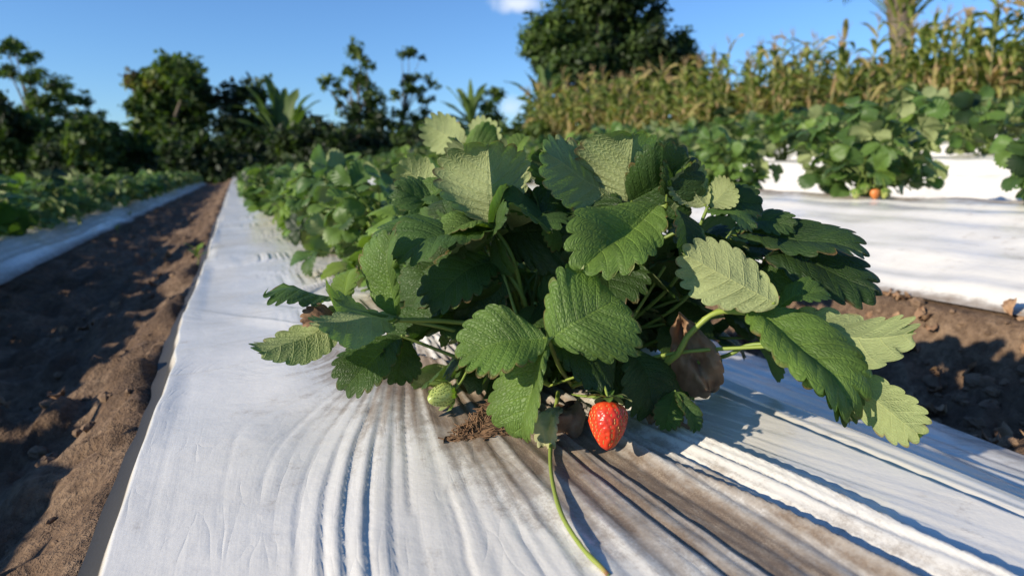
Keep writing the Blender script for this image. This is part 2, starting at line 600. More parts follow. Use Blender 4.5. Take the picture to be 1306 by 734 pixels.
def build_hero_film():
    b = BEDS[0]
    xs = np.concatenate([np.linspace(b.fl, b.sl, 10), np.arange(b.sl + .0022, .56, .0022), np.arange(.56, b.fr + .001, .006)])
    ys = np.array(list(np.arange(-.9, .1, .02)) + list(np.arange(.1, 1.0, .0036)) + geo_axis(1.0, .005, 1.014, YEND))
    X, Y = np.meshgrid(xs, ys)
    Z = b.prof(X)
    u = flow_u(X, Y)
    top = sstep(b.sl, b.sl + .03, X)
    # overall soft lumps
    Z = Z + fbm(X * 5, Y * 2.2, 3, 21) * .018 * top
    # zone weights
    mid = np.exp(-((X - .255) / .085) ** 2) * sstep(1.1, .7, Y)          # pulled-in dirty corrugation
    left = sstep(.24, .08, X) * top * (.22 + .78 * sstep(-.02, .12, X)) * np.where(Y < .85, sstep(.74, .60, Y), sstep(.98, 1.15, Y))
    right = sstep(.30, .36, X)
    hole = np.zeros_like(X)
    for h in HOLES[1:14]:
        hole = np.maximum(hole, np.exp(-((Y - h) / .17) ** 2))
    hole *= np.exp(-((X - .22) / .17) ** 2)

    def ridge(x, s):       # asymmetric fold: slow rise, quick fall on the right-hand side
        t = x + .35 * n1(x * .7, s + 3)
        i = np.floor(t)
        f = t - i
        a = .25 + .75 * _T1[(i.astype(int) + 911 + s * 53) % 4096]
        return a * np.where(f < .82, 1 - (1 - f / .82) ** 2.2, np.clip((1 - f) / .18, 0, 1) ** .8)

    wy = u + .008 * (n2(X * 6, Y * 4, 3) - .5) + .003 * (n2(X * 25, Y * 12, 5) - .5) + .0012 * (n2(X * 80, Y * 40, 6) - .5)
    amp = .55 + .9 * n2(u * 14, Y * 3, 8)
    Z = Z + mid * amp * (.0076 * ridge(wy * 60, 1) + .0030 * ridge(wy * 135, 2) - .005) * (.50 + .9 * sstep(.3, .65, n2(u * 11, Y * 5, 71)))
    Z = Z + hole * (.0035 * ridge(wy * 24, 3) + .001 * ridge(wy * 60, 4)) * sstep(.85, .95, Y)
    lamp = .25 + 1.3 * sstep(.35, .7, n2(u * 9, Y * 1.7, 12))
    Z = Z + left * lamp * (.0028 * ridge(wy * 62, 5) + .0006 * ridge(wy * 120, 6)) * (.2 + 1.3 * sstep(.35, .7, n2(u * 16, Y * 3.5, 72)))
    cr = wy * 46 + .4 * n1(u * 9, 61)
    ci = np.floor(cr)
    cf = cr - ci - .2 - .6 * _T1[(ci.astype(int) + 333) % 4096]
    cw = sstep(.50, .62, n2(ci * 3.7, Y * 4.5, 62))
    Z = Z - .0014 * np.exp(-(cf / .06) ** 2) * cw * np.maximum(mid, left) * sstep(.78, .68, Y)
    # long folds of the right-hand side, parallel to the row
    xr = X + .004 * (n1(Y * 5, 2) - .5) + .10 * (Y - .3) * np.exp(-((X - .30) / .06) ** 2)
    fan = X + (.26 - .52 * (X - .29)) * (Y - .3) * sstep(.56, .26, X) * .9
    for x0, hgt, rise, fall in ((.298, .008, .026, .005), (.345, .014, .050, .008), (.432, .009, .070, .006), (.455, .0025, .016, .008), (.480, .006, .045, .014)):
        s = fan - x0
        f = np.where(s < 0, np.clip(1 + s / rise, 0, 1) ** 1.6, np.clip(1 - s / fall, 0, 1))
        Z = Z + hgt * f * sstep(1.3, .8, Y) * (.7 + .5 * n1(Y * 3, int(x0 * 1000)))
    side = sstep(.50, .55, X)
    Z = Z + side * (.005 * ridge(X * 17 + Y * .9 + 1.2 * n2(X * 8, Y * 3, 31), 7) + .0009 * ridge(X * 50 + Y * .8 + n2(X * 20, Y * 5, 32), 8)) * (.4 + 1.1 * n2(X * 9, Y * 4, 33)) * sstep(b.fr, b.fr - .05, X)
    # left lip: the film is tucked into the soil, slightly wavy
    edge = sstep(b.sl + .02, b.sl, X)
    X2 = X + edge * (.012 * (n1(Y * 3.2, 4) - .5) + .004 * (n1(Y * 17, 6) - .5)) - .012 * (X <= b.fl + 1e-6)
    # dirt: brown splash in the folds before the plant, rim by the soil, light elsewhere
    d1 = np.exp(-(((X - (.200 - .26 * (Y - .5))) / .066) ** 2)) * sstep(.02, .30, Y + .12 * (n2(X * 20, 0 * Y, 4))) * sstep(.95, .66, Y)
    d1 = np.maximum(d1, .95 * np.exp(-((X - .23) / .14) ** 2 - ((Y - .62) / .13) ** 2))
    dh = np.zeros_like(X)
    for h in HOLES[1:]:
        dh = np.maximum(dh, np.exp(-((Y - h) / .10) ** 2 - ((X - .24) / .10) ** 2))
    valley = Z - b.prof(X)
    dirt = d1 * (.72 + .28 * sstep(.28, .44, Y)) * (1.46 - .90 * ridge(wy * 56, 1) - .25 * ridge(wy * 130, 2)) + .75 * dh + .95 * sstep(b.sl + .002, b.fl, X) + .30 * sstep(b.fr - .12, b.fr, X) + .12
    v = np.stack([X2, Y, Z], -1).reshape(-1, 3)
    uv = np.stack([u, Y], -1).reshape(-1, 2)
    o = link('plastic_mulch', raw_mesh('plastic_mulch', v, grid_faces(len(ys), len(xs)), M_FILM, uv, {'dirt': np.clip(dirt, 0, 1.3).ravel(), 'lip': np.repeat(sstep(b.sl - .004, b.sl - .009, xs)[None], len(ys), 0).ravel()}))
    tag(o, 'wrinkled white plastic film on the bed carrying the red strawberry, stained brown in its folds', 'plastic mulch')


def build_film(k, label, y0=-.5, y1=YEND):
    b = BEDS[k]
    xs = np.unique(np.concatenate([np.linspace(b.fl, b.sl, 26), np.linspace(b.sl, b.sr, 60), np.linspace(b.sr, b.fr, 26)]))
    ys = np.array(geo_axis(y0, .02, 1.008, y1))
    X, Y = np.meshgrid(xs, ys)
    e = np.minimum(X - b.fl, b.fr - X)
    inn = sstep(0, .08, e)
    Z = b.prof(X) + inn * (fbm(X * 4, Y * 1.5, 3, 40 + k) * .035 + .007 * (n1(X * 22 + n2(X * 3, Y * .8, k) * 2.5, k) - .5) + .020 * fbm(X * 9, Y * 6, 4, 60 + k) + .007 * (n1(X * 55 + n2(X * 4, Y, k + 3) * 2, k + 9) - .5))
    X2 = X + (1 - inn) * (.05 * (n1(Y * 2.1, 7 + k) - .5) + .02 * (n1(Y * 7, 3 + k) - .5))
    dirt = .22 + .25 * fbm(X * 3, Y * 3, 3, 5) + .55 * sstep(.05, 0, e) + .5 * np.exp(-((X - (b.sl + b.sr) / 2) / .08) ** 2)
    v = np.stack([X2, Y, Z], -1).reshape(-1, 3)
    uv = np.stack([X, Y], -1).reshape(-1, 2)
    o = link('plastic_mulch', raw_mesh('plastic_mulch', v, grid_faces(len(ys), len(xs)), M_FILM, uv, {'dirt': dirt.ravel()}))
    tag(o, label, 'plastic mulch')


def lump(geo, c, r, seed, mi=0, squash=.7):
    n, mseg = 7, 9
    th = np.linspace(.05, math.pi - .05, n)
    ph = np.linspace(0, 2 * math.pi, mseg, endpoint=False)
    T, P = np.meshgrid(th, ph, indexing='ij')
    d = np.stack([np.sin(T) * np.cos(P), np.sin(T) * np.sin(P), np.cos(T) * squash], -1)
    g = np.random.default_rng(seed)
    rr = r * (1 + .38 * (g.random((n, mseg)) - .5) + .3 * np.sin(P * 2 + seed) * np.sin(T))
    geo.add(c + (d * rr[..., None]).reshape(-1, 3), grid_faces(n, mseg, True), None, .4, mi)


def build_clods():
    g = Geo()
    r = np.random.default_rng(77)
    for i in range(1000):
        if i < 520:
            x = -.14 - .78 * r.random() ** 1.2
            y = .35 + 6.5 * r.random() ** 1.8
        else:
            x = .86 + .30 * r.random()
            y = .35 + 2.2 * r.random() ** 1.4
        s = .003 + .011 * r.random() ** 4
        if x > 0:
            s *= 1.5
        lump(g, np.array([x, y, float(soil_z(x, y)) + s * .25]), s, i)
    o = g.build('soil_clods', [M_CLOD], smooth=False)
    tag(o, 'loose brown clods and crumbs of soil lying in the furrows', 'soil', kind='stuff')
    g = Geo()
    for i in range(150):
        if i < 120:
            x = .87 + .30 * r.random()
            y = .4 + 1.2 * r.random()
        else:
            x = -.2 - .45 * r.random()
            y = .6 + 3 * r.random()
        c = np.array([x, y, float(soil_z(x, y)) + .008])
        n = unit([r.normal() * .7, r.normal() * .7, 1])
        a = unit(np.cross(n, r.normal(size=3)))
        add_leaflet(g, c, c + a * (.014 + .018 * r.random()), n, .016 + .02 * r.random(), fold=R(20) * r.normal(), bow=.2 * r.normal(), nt=12, nu=3, teeth=0, tint=1.0, crumple=1.4)
    o = g.build('dry_leaf_litter', [M_DRY])
    tag(o, 'curled tan dry leaves littering the soil of the furrows', 'leaf litter', kind='stuff')


# ------------------------------------------------------------------ strawberry leaves
def seed_off(p):
    return float(abs(p[0] * 913 + p[1] * 517) % 40)


def add_leaflet(geo, p0, p1, normal, W, fold=0.3, bow=0.08, cup=0.0, wave=0.05, nt=54, nu=8, teeth=.125, tint=.35, mi=0, fold2=None, seed=None, twist=0.0, quilt=1.0, crumple=0.0):
    g = np.random.default_rng(seed if seed is not None else int(abs(p0[0] * 1e5 + p1[1] * 1e4 + p1[2] * 1e6)) % (2 ** 31))
    p0 = np.asarray(p0, float)
    p1 = np.asarray(p1, float)
    L = np.linalg.norm(p1 - p0)
    Y = (p1 - p0) / L
    Z = np.asarray(normal, float)
    Z = unit(Z - Y * (Z @ Y))
    Xa = np.cross(Y, Z)
    t = np.linspace(0, 1, nt + 1)[:, None]
    u = np.linspace(-1, 1, 2 * nu + 1)[None, :]
    yl = (1 - np.cos(math.pi * t ** .93)) / 2
    xe = .5 * W * np.sin(math.pi * np.clip(t, 0, 1) ** 1.22).clip(0) ** .86
    s = np.abs(np.sin(math.pi * NTEETH * t)) ** .62
    ramp = sstep(.12, .30, t)
    tv = 1 + .25 * (n1(t * 9 + 3 * g.random(), int(g.integers(99))) - .5)
    dd = teeth * ramp * (1 - s) * tv
    ye = L * yl
    ym = ye * yl / (yl + 1.05 * xe / L + 1e-4) * .985
    xo = xe * (1 - dd)
    yo = ye - dd * (ye - .42 * L)
    a = np.abs(u)
    x = np.sign(u) * xo * a ** (1.0)
    y = ym + (yo - ym) * a ** 1.15
    z = np.zeros_like(x)
    # quilted cushions between the side veins
    c = np.abs(np.cos(math.pi * NTEETH * t)) ** .75
    z = z + quilt * .011 * W * (c - .5) * sstep(.0, .25, a) * (1 - .55 * a ** 3) * ramp
    z = z - .006 * W * (1 - sstep(0, .10, a)) * quilt
    # edge ruffle and teeth tipping
    ph = g.random() * 6.28
    z = z + wave * W * np.sin(7 * t + ph + 1.3 * np.sign(u)) * a ** 2 + .5 * wave * W * np.sin(17 * t + ph * 2) * a ** 3
    z = z - .03 * W * a ** 6 * s
    z = z + cup * W * (a ** 2)
    if crumple:
        z = z + crumple * W * fbm(u * 1.6 + t * 0 + seed_off(p0), t * 3.2 + 0 * u, 4, 3)
        x = x * (1 + crumple * .8 * fbm(t * 4 + 0 * u, u * 1.1 + 0 * t + 5, 3, 8))
    f2 = fold if fold2 is None else fold2
    fa = np.where(u < 0, fold, f2)
    # rotate each half about the midrib, with a soft hinge
    ax = np.abs(x)
    xr = np.sign(u) * (ax * np.cos(fa) - z * np.sin(fa) * 0)
    zr = ax * np.sin(fa) * (1 - .25 * a) + z * np.cos(fa)
    yy = y / L
    if nt >= 36:
        zr = zr - (.05 + .10 * g.random()) * L * yy ** 3 - (.10 * g.random() - .02) * W * a ** 3
    zr = zr + bow * L * 4 * yy * (1 - yy) + .02 * L * np.sin(yy * 9 + ph)
    if twist:
        th = twist * (yy - .2)
        xr, zr = xr * np.cos(th) - zr * np.sin(th), xr * np.sin(th) + zr * np.cos(th)
    v = p0 + xr[..., None] * Xa + y[..., None] * Y + zr[..., None] * Z
    uv = np.stack(np.broadcast_arrays((u + 1) / 2, t), -1)
    # orientation: upper side = +Z
    geo.add(v.reshape(-1, 3), grid_faces(nt + 1, 2 * nu + 1), uv.reshape(-1, 2), tint, mi)


def leaf_tris(geo, joint, out, normal, size, g, nt=18, nu=3, tint=.35, teeth=.14, droop=.25, mi=0, split=None):
    """A trifoliate leaf: three leaflets on one joint. split(list) collects one Geo per leaflet."""
    out = unit(out)
    nrm = unit(np.asarray(normal) - out * (np.asarray(normal) @ out))
    side = np.cross(out, nrm)
    for k, ang in enumerate((0, 78, -78)):
        a = R(ang + g.normal() * 9)
        d = unit(out * math.cos(a) + side * math.sin(a) - nrm * (droop * (.6 + .8 * g.random())))
        L = size * (1.0 if k == 0 else .93) * (.88 + .24 * g.random())
        nn = unit(nrm + g.normal(size=3) * .22 + (side * math.copysign(.25, -ang) if ang else 0))
        gg = geo if split is None else Geo()
        p0 = joint + d * size * .05
        add_leaflet(gg, p0, p0 + d * L, nn, L * (.86 + .16 * g.random()), fold=R(14 + 12 * g.normal()), fold2=R(14 + 12 * g.normal()), bow=.05 + .06 * g.normal(), cup=.04 * g.normal(), wave=.035,
                    nt=nt, nu=nu, teeth=teeth, tint=float(np.clip(tint + .06 * g.normal(), 0, .78)), mi=mi, seed=int(g.integers(1e9)))
        if split is not None:
            split.append(gg)


def random_leaves(g, n, rad, hgt, size):
    """Joint positions, outward directions, normals for a bushy plant at the origin."""
    res = []
    for i in range(n):
        q = (i + .5) / n
        az = i * 2.39996 + g.normal() * .3
        el = math.acos(1 - q * 1.12)                  # 0 = top .. ~90deg = side
        rr = .72 + .28 * g.random() if i % 4 else .45 + .2 * g.random()
        j = np.array([math.cos(az) * math.sin(el) * rad * rr, math.sin(az) * math.sin(el) * rad * rr, max(.03, .05 + hgt * (math.cos(el) * .80 + .10) * rr)])
        rad_dir = np.array([math.cos(az), math.sin(az), 0])
        nrm = unit(np.array([0, 0, .75]) + rad_dir * (.25 + .75 * math.sin(el)) * .9 + g.normal(size=3) * .38)
        out = unit(rad_dir + g.normal(size=3) * .5 + np.array([0, 0, .15]))
        res.append((j, out, nrm))
    return res


def plant_proto_parts(seed, n=26, rad=.17, hgt=.22, size=.054):
    """Detailed plant: Empty > leaf (petiole and its three leaflets) each a mesh."""
    g = np.random.default_rng(seed)
    root = empty('strawberry_plant')
    n += 22
    low = []
    for i in range(14):
        az = i * 2.4 + g.normal() * .3
        rd = np.array([math.cos(az), math.sin(az), 0])
        low.append((rd * (.06 + .09 * g.random()) + np.array([0, 0, .03 + .05 * g.random()]), rd + g.normal(size=3) * .4, unit(rd * .9 + np.array([0, 0, .6]) + g.normal(size=3) * .3)))
    for j, out, nrm in random_leaves(g, n, rad, hgt, size) + low:
        ge = Geo()
        base = np.array([g.normal() * .015, g.normal() * .015, 0.0])
        tube(ge, [base, base * .4 + j * np.array([.35, .35, .62]), j], [.0022, .0014], 8, 6, .3, 1)
        leaf_tris(ge, j, out, nrm, size * (.8 + .4 * g.random()), g, nt=36, nu=4, tint=.36 + .14 * g.normal())
        ge.build('leaf', [M_LEAF_FAR, M_STEM], root)
    return root


def plant_proto_mesh(seed, n=34, rad=.17, hgt=.2, size=.056):
    g = np.random.default_rng(seed)
    ge = Geo()
    for j, out, nrm in random_leaves(g, n, rad, hgt, size):
        base = np.array([g.normal() * .015, g.normal() * .015, 0.0])
        tube(ge, [base, base * .4 + j * np.array([.35, .35, .62]), j], [.0024, .0016], 5, 4, .3, 1)
        leaf_tris(ge, j, out, nrm, size * (.8 + .4 * g.random()), g, nt=18, nu=2, tint=.31 + .12 * g.normal(), teeth=.15)
    return ge.mesh('strawberry_plant', [M_LEAF_FAR, M_STEM])


# ------------------------------------------------------------------ berries
def berry_mesh(geo, base, axis, L, Rad, seed, green=False, mi=0, mseed=1):
    """Conical berry hanging from base along axis, pitted, with seeds in the pits."""
    axis = unit(axis)
    A = unit(np.cross(axis, [.3, .9, .2]))
    B = np.cross(axis, A)
    nr, nc = 56, 72
    t = np.linspace(0, 1, nr)
    prof = Rad * np.interp(t, [0, .03, .08, .16, .28, .42, .58, .72, .84, .92, .97, 1.0], [.02, .45, .72, .90, 1.0, .985, .87, .71, .52, .36, .2, .0])
    prof = np.convolve(np.pad(prof, 2, 'edge'), np.ones(3) / 3, 'same')[2:-2]
    prof[0] = prof[-1] = 0
    ph = np.linspace(0, 2 * math.pi, nc, endpoint=False)
    g = np.random.default_rng(seed)
    seeds = []
    rows = 12
    for i in range(rows):
        tt = .09 + .85 * (i + .3) / rows
        rr = np.interp(tt, t, prof)
        m_ = max(3, int(2 * math.pi * rr / (Rad * .36)))
        for q in range(m_):
            seeds.append((tt + g.normal() * .008, 2 * math.pi * (q + .5 * (i % 2)) / m_ + g.normal() * .06))
    T, P = np.meshgrid(t, ph, indexing='ij')
    rad = np.interp(T, t, prof) * (1 + .035 * np.sin(3 * P + seed) + .02 * np.sin(5 * P + 2 * T * 4))
    pit = np.zeros_like(T)
    for tt, pp in seeds:
        rr = np.interp(tt, t, prof) + 1e-6
        dp = (P - pp + math.pi) % (2 * math.pi) - math.pi
        d2 = (dp * rr) ** 2 + ((T - tt) * L * .8) ** 2
        pit = np.maximum(pit, np.exp(-d2 / (Rad * .070) ** 2))
    rad2 = np.clip(rad - pit * Rad * (.075 if not green else .03), 0, None)
    v = base + axis * (T * L)[..., None] + rad2[..., None] * (np.cos(P)[..., None] * A + np.sin(P)[..., None] * B)
    geo.add(v.reshape(-1, 3), grid_faces(nr, nc, True), None, .4, mi)
    for tt, pp in seeds:
        rr = np.interp(tt, t, prof)
        if rr < Rad * .1:
            continue
        dr = (np.interp(tt + .02, t, prof) - np.interp(tt - .02, t, prof)) / (.04 * L)
        radial = math.cos(pp) * A + math.sin(pp) * B
        nrm = unit(radial - axis * dr)
        along = unit(axis + radial * dr)
        c = base + axis * tt * L + radial * rr * .985 - nrm * Rad * (.035 if not green else -.01)
        w = np.cross(nrm, along)
        n_, m_ = 4, 6
        th = np.linspace(.1, math.pi - .1, n_)
        pq = np.linspace(0, 2 * math.pi, m_, endpoint=False)
        TT, PP = np.meshgrid(th, pq, indexing='ij')
        k = Rad * .060
        vv = c + (np.cos(TT) * k * 1.35)[..., None] * along + (np.sin(TT) * np.cos(PP) * k * .75)[..., None] * w + (np.sin(TT) * np.sin(PP) * k * .55)[..., None] * nrm
        geo.add(vv.reshape(-1, 3), grid_faces(n_, m_, True), None, .4, mseed)


def berry_mat(name, stops, rough, **kw):
    m, nt = new_mat(name)
    k = NT(nt)
    tc = k.n('ShaderNodeTexCoord')
    nz = k.noise(tc.outputs['Object'], 55.0, 3.0)
    col = k.ramp(nz, stops)
    nrm = k.bump(k.noise(tc.outputs['Object'], 700.0, 2.0), .15, .0008)
    k.out(k.principled(col, rough, .5, nrm, **kw))
    return m


M_RED = berry_mat('ripe_berry', [(.3, (.50, .022, .010)), (.55, (.66, .050, .015)), (.75, (.74, .12, .03))], .30, **{'Subsurface Weight': .12, 'Subsurface Scale': .003})
M_ORANGE = berry_mat('half_ripe_berry', [(.3, (.55, .13, .03)), (.7, (.62, .24, .06))], .4)
M_SEED = berry_mat('berry_seed', [(.3, (.30, .08, .02)), (.7, (.62, .33, .08))], .4)
M_GREENB = berry_mat('unripe_berry', [(.3, (.30, .36, .09)), (.7, (.44, .48, .15))], .35, **{'Subsurface Weight': .1, 'Subsurface Scale': .003})
M_GSEED = berry_mat('unripe_seed', [(.3, (.14, .18, .03)), (.7, (.20, .23, .04))], .5)


def berry(name, base, axis, L, Rad, seed, parent, green, stem_pts, label=None):
    g = Geo()
    berry_mesh(g, np.asarray(base), axis, L, Rad, seed, green)
    o = g.build(name, [M_GREENB, M_GSEED] if green else [M_RED, M_SEED], parent)
    if label:
        o['label'] = label
    axis = unit(axis)
    A = unit(np.cross(axis, [.3, .9, .2]))
    B = np.cross(axis, A)
    c = Geo()
    r = np.random.default_rng(seed + 5)
    ns = 10
    for i in range(ns):
        a = 2 * math.pi * i / ns + r.normal() * .1
        d = math.cos(a) * A + math.sin(a) * B
        if green:
            tip = base + d * Rad * (1.02 + .15 * r.random()) + axis * L * (.42 + .15 * r.random())
            nn = d - axis * .2
            tip = tip + d * Rad * .34
        else:
            tip = base + d * Rad * (1.0 + .25 * r.random()) + axis * L * (.10 * r.normal() + .02)
            nn = -axis + d * .2
        add_leaflet(c, base - axis * .0006, tip, nn, Rad * .48, fold=.25, bow=.16, nt=14, nu=2, teeth=0, tint=.68 if green else .42, quilt=.2)
    c.build('calyx', [M_LEAF_FAR], o)
    s = Geo()
    tube(s, stem_pts, [.0011, .0009, .0010], 18, 8, .62, 0)
    s.build('stem', [M_STEM], o)
    return o


# ------------------------------------------------------------------ the plant in focus
CROWN = np.array([.262, .615, .004])


def hero():
    root = empty('strawberry_plant', CROWN)
    tag(root, 'large strawberry plant in sharp focus bearing one ripe red and one green strawberry', 'strawberry plant', 'strawberry plants on the near bed')
    g = np.random.default_rng(3)
    off = -CROWN

    def fin(o):
        return o

    def leaf(joint, leaflets, via=(), base=None, label=None, r0=.0022, ptint=.45):
        j = at(*joint)
        b = CROWN + np.array([g.normal() * .018, g.normal() * .018, 0]) if base is None else at(*base)
        ge = Geo()
        mids = [at(*q) for q in via]
        if not mids:
            d = j - b
            mids = [b + d * .5 + np.array([0, 0, .18 * np.linalg.norm(d[:2]) + .01])]
        tube(ge, [b + off] + [m_ + off for m_ in mids] + [j + off], [r0, r0 * .8, r0 * .72], 18, 8, ptint)
        po = ge.build('leaf', [M_STEM], root)
        if label:
            po['label'] = label
        for lf in leaflets:
            p0, p1, nrm, W = lf[:4]
            kw = dict(lf[4]) if len(lf) > 4 else {}
            a = at(*p0) if p0 is not None else j
            q = at(*p1)
            lab = kw.pop('label', None)
            mat = kw.pop('mat', M_LEAF)
            gl = Geo()
            kw.setdefault('fold', R(16))
            kw.setdefault('tint', .34)
            gl_t = kw.pop('tint')
            add_leaflet(gl, a + off, q + off, vdir(*nrm), W, tint=float(gl_t), **kw)
            # stalklet
            if np.linalg.norm(a - j) > .002:
                tube(gl, [j + off, (j + a) / 2 + off, a + (q - a) * .03 + off], [.0012, .0010], 6, 6, .5, 1)
            lo = gl.build('leaflet', [mat, M_STEM], po)
            if lab:
                lo['label'] = lab
        return po

    D = dict
    # front centre leaf
    leaf((700, 433, .50), [
        ((697, 430, .50), (581, 449, .487), (-.12, .66, .74), .064, D(fold=R(14), bow=.05, tint=.46)),
        ((703, 431, .50), (796, 374, .515), (-.02, .42, .90), .092, D(fold=R(6), fold2=R(12), bow=.05, cup=-.08, tint=.46)),
        ((697, 440, .50), (661, 563, .495), (-.52, .10, .84), .076, D(fold=R(58), fold2=R(8), bow=.06, tint=.48)),
    ], via=[(715, 470, .57)], label='bright leaf facing the front, its leaflets spread flat')
    # upright leaf seen from beneath, top centre
    leaf((631, 290, .60), [
        ((631, 283, .60), (622, 180, .59), (.02, .10, -1), .108, D(fold=R(48), fold2=R(18), bow=-.05, tint=.50, quilt=1.3)),
        ((629, 290, .60), (563, 297, .565), (-.15, .80, .55), .052, D(fold=R(40), fold2=R(20), tint=.55)),
        ((635, 297, .60), (500, 322, .545), (-.25, .80, .50), .075, D(fold=R(14), fold2=R(22), bow=.08, tint=.28, quilt=1.5)),
        ((638, 298, .622), (734, 292, .620), (.35, .20, .90), .086, D(fold=R(8), tint=.12)),
    ], via=[(660, 350, .605)], r0=.0028)
    # quilted leaves behind it on the left
    leaf((590, 285, .68), [
        ((588, 295, .67), (478, 297, .62), (-.30, .80, .50), .066, D(tint=.25, quilt=1.6)),
        ((585, 285, .69), (503, 236, .66), (-.45, .60, .60), .066, D(tint=.25, quilt=1.6)),
        ((560, 262, .73), (508, 206, .73), (.35, .2, -.9), .055, D(tint=.55)),
    ])
    # low cluster reaching out left
    leaf((509, 408, .555), [
        ((507, 402, .555), (493, 292, .545), (-.50, .12, .86), .064, D(fold=R(8), fold2=R(48), tint=.46)),
        ((505, 405, .553), (408, 380, .52), (.20, -.82, -.50), .050, D(fold=R(12), tint=.55)),
        ((503, 412, .535), (396, 430, .470), (.20, -.50, -.80), .046, D(fold=R(24), bow=-.10, cup=.12, tint=.45, quilt=1.6)),
    ], via=[(640, 425, .60), (575, 410, .58)], r0=.0030, ptint=.55)
    leaf((432, 395, .535), [
        ((430, 398, .535), (328, 456, .49), (.34, -.50, -.76), .056, D(fold=R(12), fold2=R(25), tint=.42)),
        ((436, 384, .55), (335, 370, .525), (-.05, .97, .22), .055, D(fold=R(-14), tint=.30)),
        ((440, 385, .56), (446, 340, .57), (-.5, .3, .7), .036, D(fold=R(25), tint=.66)),
        ((428, 402, .530), (384, 412, .515), (-.2, .5, .8), .026, D(tint=1.0, fold=R(30), mat=M_DRYDARK, label='withered dark brown leaflet')),
    ], via=[(600, 430, .60), (500, 405, .56)], label='leaf low on the left with scorched brown margins')
    leaf((512, 428, .58), [
        ((510, 430, .58), (436, 498, .545), (.10, .55, .80), .052, D(fold=R(30), fold2=R(8), tint=.2)),
        ((514, 432, .585), (505, 490, .565), (.4, .45, .8), .040, D(tint=.15)),
    ], via=[(620, 470, .61)])
    leaf((633, 328, .605), [
        ((633, 329, .605), (541, 388, .57), (-.20, .66, .70), .064, D(fold=R(6), fold2=R(16), tint=.22)),
        ((634, 333, .61), (590, 412, .585), (.35, .45, .80), .055, D(tint=.12)),
        ((628, 335, .64), (560, 355, .64), (-.3, .4, .8), .06, D(tint=.6)),
    ], via=[(672, 395, .62)], r0=.0028)
    # upper right leaves
    leaf((800, 262, .63), [
        ((800, 256, .63), (806, 166, .615), (.05, .12, -1), .108, D(fold=R(48), fold2=R(16), bow=-.06, tint=.46, quilt=1.3)),
        ((790, 258, .64), (680, 196, .61), (.30, -.45, -.85), .070, D(fold=R(16), bow=-.05, tint=.42, quilt=1.6)),
        ((804, 258, .62), (884, 202, .585), (.60, .25, .75), .080, D(tint=.15)),
        ((800, 266, .63), (728, 330, .595), (.30, .55, .75), .062, D(tint=.12)),
    ], via=[(770, 350, .63)])
    leaf((850, 262, .57), [
        ((838, 264, .575), (738, 336, .515), (-.02, .66, .74), .086, D(fold=R(30), fold2=R(42), bow=-.04, tint=.50, quilt=1.3)),
        ((852, 258, .575), (884, 322, .55), (.75, .18, .62), .062, D(tint=.13)),
        ((850, 250, .60), (866, 205, .60), (.6, .2, .7), .05, D(tint=.2)),
    ], via=[(800, 370, .62)])
    leaf((902, 266, .60), [
        ((900, 262, .60), (866, 214, .595), (.15, -.40, -.90), .046, D(fold=R(20), tint=.5)),
        ((904, 262, .60), (936, 232, .59), (.2, -.5, -.85), .036, D(fold=R(20), tint=.5)),
        ((903, 268, .60), (964, 288, .57), (-.05, .95, .30), .032, D(fold=R(10), tint=.35)),
        ((905, 262, .61), (975, 258, .60), (.6, .3, .7), .040, D(tint=.15)),
    ], via=[(850, 370, .63)])
    # far right leaves, the plant's shade put into their low tint
    leaf((930, 300, .63), [
        ((936, 290, .64), (1014, 283, .60), (-.25, .75, .60), .040, D(fold=R(12), tint=.25, quilt=2.0)),
        ((938, 300, .635), (1107, 312, .56), (.30, .55, .72), .064, D(fold=R(14), bow=.03, tint=.12)),
        ((935, 308, .63), (1127, 366, .555), (.45, .35, .80), .070, D(fold=R(12), bow=.04, tint=.08)),
        ((928, 305, .62), (905, 360, .60), (.5, .3, .8), .055, D(tint=.12)),
    ], via=[(850, 400, .64)])
    leaf((965, 362, .60), [
        ((960, 362, .60), (1050, 345, .575), (.4, .4, .8), .042, D(tint=.2)),
        ((955, 365, .60), (920, 330, .60), (-.2, .5, .8), .04, D(tint=.3)),
    ], via=[(870, 420, .63)])
    # low right cluster on the thick arching stalk
    leaf((950, 398, .55), [
        ((992, 388, .520), (868, 321, .552), (.36, .0, -.75), .056, D(fold=R(30), fold2=R(12), bow=-.05, tint=.52, quilt=1.6)),
        ((980, 402, .56), (1172, 438, .495), (.10, -.55, -.80), .066, D(fold=R(12), fold2=R(20), tint=.50, quilt=1.4)),
        ((955, 396, .55), (1104, 511, .475), (.22, .60, .76), .084, D(fold=R(26), fold2=R(30), bow=.05, tint=.50, quilt=1.4)),
        ((990, 392, .56), (1055, 366, .55), (.0, .9, .4), .045, D(tint=.35)),
    ], via=[(832, 470, .59), (880, 425, .565), (912, 399, .555)], r0=.0032, ptint=.70)
    leaf((1010, 440, .535), [
        ((1055, 458, .525), (1182, 563, .465), (.50, -.25, -.78), .044, D(fold=R(34), fold2=R(30), bow=.10, tint=.52)),
        ((1005, 455, .53), (1090, 538, .485), (.45, .35, .80), .056, D(tint=.14)),
    ], via=[(900, 460, .58), (955, 440, .555)])
    # leaf under the front leaf, its shade painted by a low tint
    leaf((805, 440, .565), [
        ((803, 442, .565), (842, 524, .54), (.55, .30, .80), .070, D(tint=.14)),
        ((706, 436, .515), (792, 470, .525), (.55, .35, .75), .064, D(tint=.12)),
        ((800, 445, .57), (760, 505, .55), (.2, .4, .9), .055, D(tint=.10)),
    ], via=[(770, 480, .58)])
